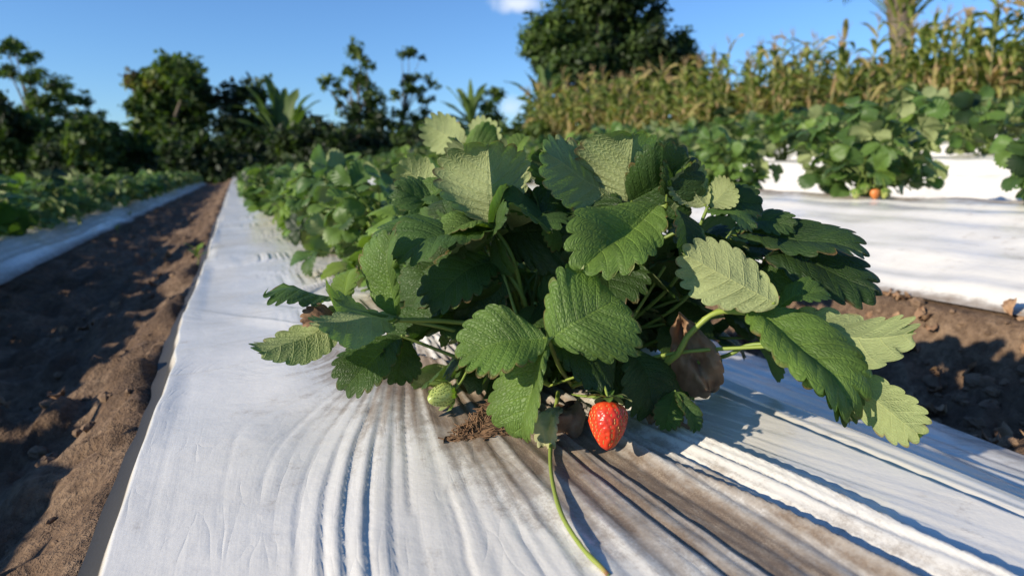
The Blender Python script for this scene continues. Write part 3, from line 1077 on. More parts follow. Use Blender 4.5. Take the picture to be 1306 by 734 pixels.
    leaf((862, 498, .55), [
        ((860, 500, .55), (848, 547, .535), (-.2, .35, .9), .026, D(tint=.35)),
        ((862, 500, .55), (892, 548, .53), (.3, .6, .7), .020, D(tint=.3)),
    ], via=[(820, 510, .57)], r0=.0012)
    leaf((657, 205, .72), [
        ((656, 204, .72), (669, 170, .72), (-.45, .2, .8), .030, D(fold=R(30), tint=.6)),
        ((655, 206, .72), (640, 190, .72), (-.2, .5, .8), .024, D(fold=R(20), tint=.5)),
    ], via=[(690, 330, .68)])
    n = 0
    while n < 12:
        jx, jy = 520 + 330 * g.random(), 190 + 150 * g.random()
        j = at(jx, jy, .60 + .09 * g.random())
        if j[2] < .08 or (jx > 650 and jy < 262):
            continue
        rd = unit((j - CROWN) * np.array([1, 1, 0]) + g.normal(size=3) * .03)
        ge = Geo()
        b = CROWN + np.array([g.normal() * .018, g.normal() * .018, 0])
        tube(ge, [b + off, (b * .4 + j * .6) + np.array([0, 0, .01]) + off, j + off], [.0021, .0015], 14, 6, .45)
        po = ge.build('leaf', [M_STEM], root)
        sp = []
        leaf_tris(None, j + off, rd + g.normal(size=3) * .6 + np.array([0, 0, .2]), unit(np.array([-.25, -.1, .8]) + rd * .4 + g.normal(size=3) * .45), .040 + .012 * g.random(), g, nt=40, nu=6, tint=.32 + .12 * g.normal(), split=sp)
        for s_ in sp:
            s_.build('leaflet', [M_LEAF], po)
        n += 1
    # leaves filling the body of the plant, tinted dark for the inner shade
    n = 0
    tries = 0
    while n < 30 and tries < 600:
        tries += 1
        az = g.random() * 2 * math.pi
        r = .04 + .16 * g.random()
        h = .06 + .16 * g.random()
        j = CROWN + np.array([math.cos(az) * r, math.sin(az) * r, h])
        q = j - CAM
        d = q @ FWD
        px = CX + FPX * (q @ RGT) / d
        py = CY - FPX * (q @ UPV) / d
        if d < .61 or not (500 < px < 930) or py < 228 + (40 if px > 860 else 0) or (py > 400 and px < 620):
            continue
        rd = np.array([math.cos(az), math.sin(az), 0])
        ge = Geo()
        b = CROWN + np.array([g.normal() * .018, g.normal() * .018, 0])
        tube(ge, [b + off, (b + j) / 2 + np.array([0, 0, .03]) + off, j + off], [.0022, .0016], 14, 7, .45)
        po = ge.build('leaf', [M_STEM], root)
        sp = []
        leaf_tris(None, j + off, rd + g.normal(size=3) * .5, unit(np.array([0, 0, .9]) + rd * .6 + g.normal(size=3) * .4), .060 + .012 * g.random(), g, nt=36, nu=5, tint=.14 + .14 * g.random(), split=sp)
        for s_ in sp:
            s_.build('leaflet', [M_LEAF], po)
        n += 1
    n = 0
    while n < 44:
        az = g.random() * 2 * math.pi
        r = .06 + .20 * g.random()
        j = CROWN + np.array([math.cos(az) * r, math.sin(az) * r, .02 + .13 * g.random()])
        q = j - CAM
        d = q @ FWD
        px = CX + FPX * (q @ RGT) / d
        py = CY - FPX * (q @ UPV) / d
        if d < .60 or not ((560 if n < 26 else 790) < px < 975) or not ((330 if n < 26 else 290) < py < (480 if n < 26 else 425)):
            continue
        rd = np.array([math.cos(az), math.sin(az), 0])
        ge = Geo()
        b = CROWN + np.array([g.normal() * .02, g.normal() * .02, 0])
        tube(ge, [b + off, (b + j) / 2 + np.array([0, 0, .02]) + off, j + off], [.0020, .0015], 12, 6, .4)
        po = ge.build('leaf', [M_STEM], root)
        sp = []
        leaf_tris(None, j + off, rd + g.normal(size=3) * .6, unit(np.array([0, 0, .8]) + rd * .7 + g.normal(size=3) * .5), .050 + .014 * g.random(), g, nt=32, nu=5, tint=.12 + .2 * g.random(), split=sp)  # low tint paints shade into the lower gaps
        for s_ in sp:
            s_.build('leaflet', [M_LEAF], po)
        n += 1
    # bare stalks at the heart of the plant
    for a, b, c_ in (((690, 486, .60), (668, 430, .59), (640, 345, .60)), ((700, 490, .59), (655, 470, .57), (612, 458, .56)),
                     ((740, 490, .61), (790, 430, .62), (848, 340, .62)), ((730, 492, .60), (850, 452, .58), (1010, 440, .535))):
        s = Geo()
        tube(s, [at(*a) + off, at(*b) + off, at(*c_) + off], [.0022, .0017, .0014], 14, 8, .6)
        s.build('stalk', [M_STEM], root)
    # ripe and green fruit
    def gz(px, py, z):
        d = FWD + RGT * (px - CX) / FPX + UPV * (CY - py) / FPX
        return CAM + d * ((z - CAMH) / d[2])
    top = at(776, 511, .494)
    axis = at(774, 574, .486) - top
    berry('strawberry', top + off, axis, np.linalg.norm(axis), .0143, 2, root, False,
          [at(700, 492, .60) + off, at(745, 478, .56) + off, at(768, 488, .51) + off, top + off], 'ripe glossy red strawberry')
    top = at(577, 499, .525)
    axis = at(544, 511, .505) - top
    berry('strawberry', top + off, axis, .0250, .0090, 7, root, True,
          [at(690, 480, .60) + off, at(625, 452, .555) + off, at(603, 462, .54) + off, at(588, 487, .53) + off, top + off], 'small unripe yellow-green strawberry')
    # runner trailing over the film toward the camera
    s = Geo()
    pts = [gz(712, 500, .035), gz(706, 540, .022), gz(702, 575, .016), gz(704, 610, .016), gz(716, 655, .016), gz(742, 697, .015), gz(766, 722, .013), gz(776, 733, .012)]
    tube(s, [p + off for p in pts], [.0017, .0015, .0014, .0015, .0013], 40, 10, [.62, .55, .6, .62, .66, .72, 1.0])
    s.build('runner', [M_STEM], root)
    # dried leaves hanging at the base
    s = Geo()
    add_leaflet(s, at(868, 402, .60) + off, at(905, 500, .575) + off, vdir(-.35, .35, .85), .048, fold=R(40), fold2=R(-30), bow=.16, wave=.12, crumple=1.5, teeth=.05, tint=1.0, quilt=.5)
    s.build('dried_leaf', [M_DRY], root)['label'] = 'tan dried leaf hanging at the base'
    s = Geo()
    add_leaflet(s, at(715, 520, .54) + off, at(697, 576, .515) + off, vdir(-.5, .4, .8), .026, fold=R(34), bow=.18, tint=.8, quilt=1.2, crumple=.8)
    s.build('dried_leaf', [M_PALE], root)['label'] = 'pale straw-coloured dying leaflet beside the runner'
    for p0, p1, w in (((735, 510, .56), (722, 560, .545), .03), ((745, 525, .57), (705, 545, .56), .025), ((870, 520, .58), (830, 548, .56), .03), ((880, 545, .575), (862, 552, .565), .012)):
        s = Geo()
        add_leaflet(s, at(*p0) + off, at(*p1) + off, vdir(g.normal() * .4, .6, .7), w, fold=R(50), fold2=R(20), bow=.25, wave=.14, teeth=.04, tint=1.0, nt=24, nu=4, crumple=1.6)
        s.build('dried_leaf', [M_DRY], root)
    # matted dead fibres lying on the film
    s = Geo()
    c0, c1, c2 = gz(572, 568, .007), gz(664, 566, .007), gz(640, 506, .030)
    for i in range(1100):
        a, b = g.random(2)
        if a + b > 1:
            a, b = 1 - a, 1 - b
        p = c0 + (c1 - c0) * a + (c2 - c0) * b + np.array([0, 0, .004 * g.random()])
        d = unit((c1 - c0) * g.normal() + (c2 - c0) * g.normal() * .8 + g.normal(size=3) * .01) * (.004 + .008 * g.random())
        tube(s, [p - d, p + np.array([0, 0, .002 * g.random()]), p + d], .00035 + .0003 * g.random(), 5, 4, .4)
    add_leaflet(s, c0 - np.array([.004, 0, 0]), c1 + np.array([.02, .01, .008]), np.array([-.1, -.5, .9]), .055, fold=R(-8), bow=.05, wave=.1, teeth=.05, nt=30, nu=5)
    o = s.build('dead_leaf_mat', [M_DRYDARK])
    o.location = CROWN * 1
    for v in o.data.vertices:
        pass
    o.location = (0, 0, 0)
    tag(o, 'brown fibrous clump of dead leaf lying on the film left of the red strawberry', 'dead leaf')


# ------------------------------------------------------------------ rows of plants
def film_z(k, x, y):
    return float(BEDS[k].prof(np.array([x]))[0])


def rows():
    protos = [plant_proto_parts(101, 28), plant_proto_parts(202, 24, .16, .20), plant_proto_parts(303, 30, .18, .24)]
    used = [False] * 3
    meshes = [plant_proto_mesh(400 + i, 34 + 3 * i, .16 + .01 * (i % 3), .19 + .015 * (i % 3)) for i in range(5)]
    g = np.random.default_rng(9)

    def detailed(k, x, y, s, rz, label, group, which=None, dz=0):
        i = int(g.integers(3)) if which is None else which
        o = copy_tree(protos[i])
        o.location = (x, y, film_z(k, x, y) + dz)
        o.rotation_euler = (0, 0, rz)
        o.scale = (s, s, s)
        tag(o, label, 'strawberry plant', group)
        return o

    def plain(k, x, y, label, group, big=1.0):
        o = link('strawberry_plant', meshes[int(g.integers(5))])
        s = (.9 + .3 * g.random()) * big
        o.location = (x, y, film_z(k, x, y) - .01)
        o.rotation_euler = (0, 0, g.random() * 6.28)
        o.scale = (s * 1.05, s * 1.05, s * (.9 + .2 * g.random()))
        tag(o, label, 'strawberry plant', group)

    # own row
    G0 = 'strawberry plants on the near bed'
    names = ['strawberry plant directly behind the fruiting one on the same bed', 'second strawberry plant behind the fruiting one on the same bed', 'third strawberry plant behind the fruiting one on the same bed', 'fourth strawberry plant behind the fruiting one on the same bed', 'fifth strawberry plant behind the fruiting one on the same bed']
    own = [(.31, 1.04, .88), (.29, 1.42, .92), (.29, 1.82, .95), (.27, 2.22, .95), (.28, 2.62, 1.0)]
    for i, (x, y, s) in enumerate(own):
        o = detailed(0, x, y, s, g.random() * 6, names[i], G0, i % 3)
        if i == 0:                                       # two pale leaflets turned belly to the sun on top
            Mi = np.array((o.rotation_euler.to_matrix() * s).inverted())
            o0 = np.array(o.location)
            ge = Geo()
            jt = at(592, 186, .99)
            tube(ge, [np.array([x, y, .02]), (jt + np.array([x, y, 0])) / 2 + np.array([0, 0, .05]), jt], [.002, .0015], 10, 6, .4, 1)
            for p1, nr in (((541, 158, 1.03), (.36, -.1, -.75)), ((630, 154, 1.0), (.1, -.5, -.85)), ((640, 182, .99), (.6, .2, .75))):
                add_leaflet(ge, jt, at(*p1), vdir(*nr), .066, fold=R(20), tint=.5, nt=36, nu=5)
            ge.v = [(v_ - o0) @ Mi.T for v_ in ge.v]
            ge.build('leaf', [M_LEAF, M_STEM], o)
    y = 3.0
    while y < 15:
        plain(0, .25 + g.normal() * .02, y, 'blurred strawberry plant far back along the row on the near bed', G0)
        y += .40
    # bed to the right
    G1 = 'strawberry plants on the next bed to the right'
    big = detailed(1, 1.97, 1.70, 1.25, .6, 'big bushy strawberry plant with orange fruit at its foot on the right bed', G1, 2)
    bz = film_z(1, 1.93, 1.66)
    detailed(1, 1.84, .99, .92, 2.2, 'strawberry plant cut by the right edge of the photo on the right bed', G1, 0)
    detailed(1, 1.88, 2.30, 1.05, 1.2, 'strawberry plant just behind the bushy one with orange fruit', G1, 1)
    detailed(1, 1.78, 2.72, 1.1, 4.2, 'strawberry plant second behind the bushy one with orange fruit', G1, 0)
    detailed(1, 1.80, 3.12, 1.1, 5.2, 'strawberry plant third behind the bushy one with orange fruit', G1, 2)
    y = 3.5
    while y < 16:
        plain(1, 1.80 + g.normal() * .05, y, 'blurred strawberry plant well back on the next bed to the right', G1, 1.2)
        y += .40
    # fruit on the big plant
    for i, (px, py, gr) in enumerate(((1115, 247, False), (1093, 240, True), (1128, 248, True), (1103, 234, True))):
        p = at(px, py, 2.05)
        p[2] = max(p[2], film_z(1, p[0], p[1]) + .03)
        loc = p - np.array(big.location)
        M = np.array(big.rotation_euler.to_matrix().inverted())
        loc = M @ loc / 1.25
        o = berry('strawberry', loc, (0.1 * g.normal(), .1 * g.normal(), -1), .026, .012, 30 + i, big, gr, [loc * np.array([.3, .3, 1]) + np.array([0, 0, .06]), loc * .8 + np.array([0, 0, .03]), loc], None)
        if not gr:
            o.data.materials[0] = M_ORANGE
    for k in range(2, 6):
        b = BEDS[k]
        c = (b.sl + b.sr) / 2
        y = c * .58 + .3
        wd = {2: 'second', 3: 'third', 4: 'fourth', 5: 'fifth'}[k]
        while y < 17 - k * .3:
            plain(k, c + g.normal() * .05, y, 'blurred strawberry plant on the %s bed right of the near one' % wd, 'strawberry plants on the %s bed to the right' % wd, 1.45)
            y += .42 + .02 * k
    for k in (-1, -2):
        b = BEDS[k]
        c = (b.sl + b.sr) / 2 + (.13 if k == -1 else 0)
        wd = {-1: 'first', -2: 'second'}[k]
        y = .2 if k == -1 else 3.5
        while y < (25 if k == -1 else 18):
            plain(k, c + g.normal() * .05, y, 'strawberry plant on the %s bed left of the furrow' % wd, 'strawberry plants on the %s bed to the left' % wd, (1.75 if y < 3.4 else 1.25) if k == -1 else 1.0)  # nearest plants, out of view, enlarged and crowded to shade the furrow
            y += (.30 if y < 3.4 else .38) if k == -1 else .42
    for p in protos:                                  # the patterns themselves are not part of the field
        for ch in list(p.children):
            bpy.data.objects.remove(ch, do_unlink=True)
        bpy.data.objects.remove(p, do_unlink=True)


def weeds():
    g = np.random.default_rng(41)
    spots = [((166, 278), 'pale green weed seedling highest up the left furrow'), ((150, 300), 'yellow-green weed seedling standing in the middle of the left furrow'), ((252, 338), 'green weed seedling beside the left edge of the near bed')]
    for (px, py), lab in spots:
        d = FWD + RGT * (px - CX) / FPX + UPV * (CY - py) / FPX
        t = 1.0
        for _ in range(60):
            p = CAM + d * t
            t += (p[2] - float(soil_z(p[0], p[1]))) / -d[2] * .5
        root = empty('weed_seedling', (p[0], p[1], float(soil_z(p[0], p[1]))))
        tag(root, lab, 'weed', 'weed seedlings in the left furrow')
        s = Geo()
        tube(s, [(0, 0, -.005), (.004, 0, .02), (0, .002, .05)], [.0016, .001], 6, 6, .5)
        s.build('stem', [M_STEM], root)
        for i in range(6):
            a = i * 2.4
            l = Geo()
            h = .02 + .006 * i
            q = np.array([math.cos(a), math.sin(a), .5 + .2 * g.random()]) * .032
            add_leaflet(l, (0, 0, h), (q[0], q[1], h + q[2]), (-q[0], -q[1], .05), .018, nt=12, nu=2, teeth=0, tint=.68)
            l.build('leaf', [M_LEAF_FAR], root)


# ------------------------------------------------------------------ trees, shrubs, bananas, maize
def add_leaf_cloud(geo, blobs, n, size, tint, g, depth_bias=.55):
    """Many leaf-sized quads spread through ellipsoids, thinned by clumping."""
    vol = np.array([b[1] * b[2] * b[3] for b in blobs]) ** .75
    vol = vol / vol.sum()
    for bi, b in enumerate(blobs):
        c = np.asarray(b[0])
        rad = np.array(b[1:4])
        m = max(20, int(n * vol[bi]))
        # twig clusters inside this blob
        nc = max(5, m // 26)
        d = g.normal(size=(nc, 3))
        d /= np.linalg.norm(d, axis=1)[:, None]
        rr = g.random(nc) ** (depth_bias * .6)
        cc = c + d * rr[:, None] * rad
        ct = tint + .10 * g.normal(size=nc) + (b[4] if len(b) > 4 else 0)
        k = g.integers(nc, size=m)
        p = cc[k] + g.normal(size=(m, 3)) * (rad * .13 + size * .35)
        nn = g.normal(size=(m, 3)) + np.array([0, 0, .7]) + d[k] * .8
        nn /= np.linalg.norm(nn, axis=1)[:, None]
        a = np.cross(nn, g.normal(size=(m, 3)))
        a /= np.linalg.norm(a, axis=1)[:, None] + 1e-9
        bb = np.cross(nn, a)
        s = size * (.6 + .8 * g.random(m))[:, None]
        v = np.stack([p - a * s, p - bb * s * .5 + nn * s * .12, p + a * s, p + bb * s * .5 + nn * s * .12], 1)
        tt = np.repeat(np.clip(ct[k] + .05 * g.normal(size=m), 0, 1), 4)
        geo.add(v.reshape(-1, 3), np.arange(4 * m).reshape(-1, 4), None, tt)


def gnd(px, d, dy=0):
    p = at(px, 230, d)
    return np.array([p[0], p[1], float(soil_z(p[0], p[1]))])


def tree(name, label, cat, d, base_px, blobs, n, size, tint, seed, trunk=.18, group=None, limbs=6, deep=1.0, infl=.92):
    """blobs: (px, py, rx, ry[, tint shift]) in photo pixels at distance d; depth radius like rx."""
    g = np.random.default_rng(seed)
    b0 = gnd(base_px, d)
    root = empty(name, b0)
    tag(root, label, cat, group)
    k = d / FPX
    bl = []
    for b in blobs:
        dd = d + g.normal() * .35 * b[2] * k * 1.2
        c = at(b[0], b[1], dd) - b0
        rx, ry = b[2] * k, b[3] * k
        bl.append((c, rx * infl, rx * infl * deep, ry * infl) + ((b[4],) if len(b) > 4 else ()))
    cr = Geo()
    add_leaf_cloud(cr, bl, n, size, tint, g)
    cr.build('crown', [M_TREE], root)
    tr = Geo()
    top = max(bl, key=lambda q: q[0][2])[0]
    low = min(q[0][2] for q in bl)
    fork = np.array([top[0] * .35, top[1] * .35, max(.3, min(top[2] * .45, low + .3 * (top[2] - low)))])
    tube(tr, [np.array([0, 0, -.2]), fork * .5 + np.array([trunk * .6, 0, 0]), fork], [trunk * 1.25, trunk, trunk * .8], 10, 10)
    order = sorted(bl, key=lambda q: -q[1])[:limbs]
    for q in order:
        m_ = (fork + q[0]) / 2 + g.normal(size=3) * .15
        tube(tr, [fork - np.array([0, 0, .1]), m_, q[0]], [trunk * .6, trunk * .35, trunk * .12], 8, 7)
    tr.build('trunk', [M_BARK], root)
    return root


def blade(geo, p0, dirv, L, W, droop, g, tint, n=10, sag=.0, split=False, mi=0, vfold=.35):
    """Long arching strap leaf (maize, banana): midrib plus two halves."""
    t = np.linspace(0, 1, n)
    d = unit(dirv)
    h = unit(np.array([d[0], d[1], 0]) + 1e-6)
    P = np.asarray(p0) + d[None] * (t * L)[:, None] + np.array([0, 0, -1.0])[None] * (droop * L * t ** 2.2)[:, None] + h[None] * (.25 * droop * L * t ** 2)[:, None]
    T = np.gradient(P, axis=0)
    T /= np.linalg.norm(T, axis=1)[:, None]
    S = np.cross(T, np.array([0, 0, 1.0]))
    S /= np.linalg.norm(S, axis=1)[:, None] + 1e-9
    N = np.cross(S, T)
    w = W * np.interp(t, [0, .1, .35, .7, .9, 1], [.25, .7, 1, .85, .5, .03])
    u = np.array([-1, -.5, 0, .5, 1])
    tw = .6 * g.normal() * t
    S2 = S * np.cos(tw)[:, None] + N * np.sin(tw)[:, None]
    rag = 1 + (.35 * (g.random((n, 5)) - .5) * (np.abs(u) > .9)[None] if split else 0)
    v = P[:, None] + S2[:, None] * (w[:, None] * u[None] * .5 * rag)[..., None] + N[:, None] * ((np.abs(u)[None] * w[:, None] * .5 * vfold) + .06 * W * np.sin(t * 14 + g.random() * 6)[:, None] * u[None])[..., None]
    geo.add(v.reshape(-1, 3), grid_faces(n, 5), None, tint, mi)


def banana(name, label, d, px, py_top, seed, leaves, base_py=None, scale=1.0):
    """leaves: list of tip pixels; all spring from the head of a pseudostem."""
    g = np.random.default_rng(seed)
    b0 = gnd(px, d)
    root = empty(name, b0)
    tag(root, label, 'banana plant', 'banana plants at the field edge')
    head = at(px, py_top, d) - b0
    s = Geo()
    tube(s, [np.array([0, 0, -.2]), head * .5, head], [.16, .13, .09], 8, 10)
    s.build('trunk', [M_STALK], root)
    for tx, ty in leaves:
        tip = at(tx, ty, d + g.normal() * .5) - b0
        L = np.linalg.norm(tip - head)
        l = Geo()
        droop = .15 + .25 * g.random()
        tgt = tip + np.array([0, 0, droop * L])
        blade(l, head, tgt - head, np.linalg.norm(tgt - head), .40 * scale * (.8 + .3 * g.random()), droop, g, .30 + .12 * g.random(), 16, split=True)
        l.build('frond', [M_TREE], root)


def maize():
    protos = []
    for sd in range(7):
        g = np.random.default_rng(700 + sd)
        H = 1.9 + .5 * g.random()
        lean = np.array([g.normal() * .16, g.normal() * .16, 0])
        s = Geo()
        tube(s, [np.array([0, 0, -.05]), lean * .3 + np.array([0, 0, H * .5]), lean + np.array([0, 0, H])], [.018, .015, .008], 8, 6)
        f = Geo()
        a0 = g.random() * 6
        nl = 14
        for i in range(nl):
            q = .10 + .88 * i / (nl - 1)
            az = a0 + math.pi * i + g.normal() * .4
            dry = g.random() < (.62 - .8 * q)
            up = .5 + 1.2 * q + .2 * g.normal()
            blade(f, lean * q + np.array([0, 0, H * q]), np.array([math.cos(az), math.sin(az), up * (.4 if dry else 1)]), .55 + .25 * g.random(), .125 if not dry else .085,
                  (1.0 + .4 * g.random()) if dry else .35 + .4 * g.random(), g, float(np.clip((.86 + .1 * g.normal()) if dry else (.46 + .22 * g.normal()), 0, 1)), 9)
        t = Geo()
        for i in range(7):
            az = g.random() * 6.28
            e = lean + np.array([math.cos(az) * .10, math.sin(az) * .10, H + .28 + .12 * g.random()])
            tube(t, [lean + np.array([0, 0, H - .03]), lean * 1.0 + np.array([0, 0, H + .14]), e], [.007, .006, .004], 5, 4)
        e = Geo()
        for i in range(2):
            q = .42 + .13 * i
            az = a0 + math.pi * i + .5
            b = lean * q + np.array([0, 0, H * q])
            dd = unit([math.cos(az) * .45, math.sin(az) * .45, .9])
            tube(e, [b, b + dd * .07, b + dd * .15, b + dd * .24], [.014, .032, .030, .006], 9, 8)
        protos.append([s.mesh('stalk', [M_STALK]), f.mesh('foliage', [M_MAIZE]), t.mesh('tassel', [M_TAN]), e.mesh('ear', [M_TAN])])
    g = np.random.default_rng(55)
    A = np.array([at(1345, 170, 13.6)[0], at(1345, 170, 13.6)[1]])
    B = np.array([at(662, 190, 28.0)[0], at(662, 190, 28.0)[1]])
    L = np.linalg.norm(B - A)
    dr = (B - A) / L
    nr = np.array([-dr[1], dr[0]])
    if nr @ FWD[:2] < 0:
        nr = -nr
    for row in range(4):
        m_ = int(L / .235)
        for i in range(m_):
            p = A + dr * ((i + .5 * (row % 2)) * .235 + g.normal() * .10) + nr * (row * .75 + g.normal() * .07)
            if g.random() < .12:
                continue
            z = float(soil_z(p[0], p[1]))
            root = empty('maize_plant', (p[0], p[1], z))
            s = .72 + .48 * g.random()
            root.scale = (s, s, s * (.95 + .15 * g.random()))
            root.rotation_euler = (g.normal() * .04, g.normal() * .04, g.random() * 6.28)
            tag(root, ['drying maize stalk standing in the front row of the maize field', 'drying maize stalk in the second row of the maize field', 'maize stalk in the third row of the maize field', 'maize stalk in the rear row of the maize field'][row], 'maize plant', 'maize plants beyond the strawberry beds, row %s' % ('front', 'second', 'third', 'rear')[row])
            pr = protos[int(g.integers(len(protos)))]
            for nm, me in zip(('stalk', 'foliage', 'tassel', 'ear'), pr):
                link(nm, me, root)


def background():
    # the great tree behind the maize
    tree('broadleaf_tree', 'huge dark broad-crowned tree rising behind the maize', 'tree', 36, 765,
         [(700, 48, 36, 34, .1), (745, 18, 45, 36, .06), (800, 10, 45, 38), (838, 60, 26, 34, -.05), (770, 66, 50, 42), (812, 88, 44, 40, -.08), (735, 95, 42, 38), (700, 92, 24, 30, .08), (850, 108, 34, 26, -.1), (780, 128, 44, 26, -.12), (725, 138, 30, 26, -.05), (690, 60, 22, 26, .1), (768, -22, 50, 30, .06), (866, 92, 24, 30, -.05), (872, 128, 32, 26, -.06), (878, 100, 22, 34, -.04), (868, 66, 22, 26, .0), (700, 165, 40, 26, .05), (800, 160, 60, 26, -.05)],  # tint shifts paint the crown's sunlit left and shaded right
         32000, .20, .20, 1, .30, limbs=11)
    # left-hand trees
    tree('broadleaf_tree', 'rounded leafy tree with a reddish patch on its top shoulder at the field end', 'tree', 30, 215,
         [(183, 104, 24, 20, .55), (205, 100, 22, 18, .35), (222, 84, 18, 18, .05), (242, 104, 26, 26, -.08), (252, 130, 22, 28, -.1), (205, 140, 32, 32, .06), (180, 145, 22, 34, .12), (235, 165, 34, 32), (190, 190, 32, 32, .12), (225, 205, 45, 26, .03)],  # strongest shifts: reddish patch; the others paint sunlit left, shaded right
         9500, .17, .26, 2, .22)
    tree('broadleaf_tree', 'tall open feathery tree at the left edge of the photo', 'tree', 34, 55,
         [(18, 58, 20, 9), (5, 62, 16, 14), (32, 72, 22, 10), (10, 92, 20, 12), (40, 98, 26, 12), (70, 108, 24, 14), (55, 125, 28, 14), (88, 124, 28, 13), (72, 140, 26, 12), (110, 130, 10, 8), (105, 150, 24, 12), (125, 148, 10, 10), (30, 150, 26, 14)],
         4200, .12, .28, 3, .12, limbs=13, infl=.8)
    tree('broadleaf_tree', 'dark leafy tree standing low at the extreme left', 'tree', 26, -10,
         [(0, 140, 22, 24, -.1), (12, 165, 26, 24, -.1), (-25, 150, 30, 30), (-10, 190, 40, 30, -.08)], 3200, .16, .14, 4, .16)
    tree('broadleaf_tree', 'dense dark tree behind the banana leaves at the end of the row', 'tree', 31, 325,
         [(305, 125, 24, 24, -.08), (330, 118, 20, 18, -.05), (300, 160, 30, 30, -.1), (335, 165, 40, 34, -.1), (375, 170, 34, 30, -.08), (290, 200, 38, 30, -.1), (350, 205, 60, 28, -.1), (400, 190, 30, 26)], 7500, .17, .16, 5, .2)
    tree('slender_tree', 'narrow ragged tree with a dark leaning top', 'tree', 33, 462,
         [(449, 62, 8, 14, .25), (458, 70, 12, 18, .2), (470, 84, 9, 12), (447, 94, 10, 10, .2), (458, 104, 18, 18, .05), (425, 104, 13, 8, .2), (411, 106, 9, 9, .25), (436, 118, 14, 6), (473, 126, 20, 20), (455, 148, 24, 22), (482, 158, 26, 26, -.05), (460, 185, 40, 26, -.1), (430, 132, 10, 4)], 4600, .13, .26, 6, .10, limbs=12, infl=.8)
    tree('slender_tree', 'thin tree with separate flat tufts of leaves against the sky', 'tree', 35, 512,
         [(522, 66, 15, 7), (536, 74, 9, 5), (512, 70, 8, 6), (524, 104, 20, 9, -.05), (545, 102, 8, 6), (530, 114, 22, 8), (552, 110, 10, 6, .3), (505, 120, 12, 7), (545, 128, 14, 8), (512, 148, 16, 12), (540, 150, 16, 12), (520, 170, 34, 16)], 2600, .12, .24, 7, .07, limbs=12, infl=.8)
    tree('slender_tree', 'small airy tree beside the low banana clump', 'tree', 37, 630,
         [(630, 118, 16, 7), (618, 135, 18, 10), (638, 128, 12, 7), (625, 155, 22, 16), (600, 168, 30, 16)], 1900, .13, .26, 8, .07, infl=.8)
    # banana clumps
    banana('banana_plant', 'banana plant with tall upright leaves at the end of the row', 27, 362, 190, 21,
           [(341, 84), (352, 94), (362, 104), (318, 106), (306, 126), (322, 122), (392, 110), (402, 122), (384, 130), (414, 144), (330, 140), (376, 108), (345, 130), (300, 150)], scale=1.2)
    banana('banana_plant', 'banana plant low against the sky between the thin trees and the maize', 32, 601, 158, 22,
           [(600, 98), (618, 100), (572, 108), (562, 128), (640, 122), (585, 108), (634, 140), (556, 150), (610, 112), (592, 118), (645, 150)], scale=1.0)
    banana('banana_plant', 'banana plant at the left foot of the great tree', 28, 692, 142, 23,
           [(648, 99), (688, 70), (702, 76), (718, 100), (660, 124), (725, 120), (672, 88), (735, 140), (712, 88), (680, 104)], scale=1.0)
    # palm cut by the upper edge of the photo
    g = np.random.default_rng(31)
    b0 = gnd(1150, 20)
    root = empty('palm_tree', b0)
    tag(root, 'palm trunk rising out of the maize, its head above the photo', 'palm tree')
    s = Geo()
    k = 20 / FPX
    tube(s, [np.array([0, 0, -.3])] + [at(1149, y, 20) - b0 for y in (110, 60, 40, 22, 5, -15)], [14 * k, 13 * k, 13 * k, 13 * k, 15 * k, 18 * k, 20 * k], 24, 14)
    s.build('trunk', [M_BARK], root)
    hd = at(1150, 36, 20) - b0
    for i in range(46):                                  # old leaf bases, opening like a funnel
        f = Geo()
        az = i * 2.4
        h0 = hd + np.array([math.cos(az), math.sin(az), 0]) * 10 * k + np.array([0, 0, 1.0]) * (i / 46) * 34 * k
        blade(f, h0, np.array([math.cos(az), math.sin(az), .9 + .5 * g.random()]), .9 + .5 * g.random(), .10, .1, g, .55 + .3 * g.random(), 7)
        f.build('frond', [M_TREE], root)
    head = at(1150, -8, 20) - b0
    for i in range(26):
        az = i * 2.4
        f = Geo()
        dv = np.array([math.cos(az), math.sin(az), .45 + .7 * g.random()])
        L = 2.4
        dpr = .55
        mid = head + unit(dv) * L * .6
        P = [head, mid, head + unit(dv) * L + np.array([0, 0, -dpr * L * .5])]
        tube(f, P, [.03, .015, .006], 10, 5, .3)
        Q = smooth_path(P, 16)
        for j, q in enumerate(Q[2:]):
            for sd in (-1, 1):
                T = unit(Q[min(j + 3, 15)] - Q[j + 1])
                S = unit(np.cross(T, [0, 0, 1])) * sd
                blade(f, q, S + T * .6 + np.array([0, 0, -.2]), .5, .05, .35, g, .3 + .1 * g.random(), 5)
        f.build('frond', [M_TREE], root)
    # shrubs along the field's end
    g = np.random.default_rng(66)
    spec = [(20, 205, 45, 26, .10), (70, 200, 40, 30, .12), (118, 186, 36, 34, .34), (150, 205, 40, 30, .10), (95, 178, 24, 18, .42), (140, 180, 24, 22, .36), (270, 212, 45, 26, .06), (310, 218, 45, 22, .05), (430, 205, 40, 30, .08), (480, 205, 40, 34, .06), (530, 192, 36, 32, .10), (575, 190, 36, 24, .22), (620, 190, 40, 26, .28), (660, 178, 34, 24, .30), (20, 186, 26, 14, .40), (395, 188, 40, 32, .10), (250, 200, 40, 34, .08), (560, 176, 40, 26, .14), (45, 176, 34, 22, .16), (100, 168, 40, 26, .20), (430, 178, 40, 26, .12)]  # last value: leaf tint, with the tree line's shade and sun painted in
    words = ['bushy dark green', 'spreading dark green', 'bright green', 'shady dark green', 'light green', 'yellow-green', 'shady low', 'near-black low', 'dense dark', 'tall dark', 'olive green', 'sunlit olive', 'broad olive', 'sunlit loose', 'yellowish', 'dense shady', 'broad shady', 'upright olive', 'rounded mid green', 'sprawling mid green', 'tufted dark green']
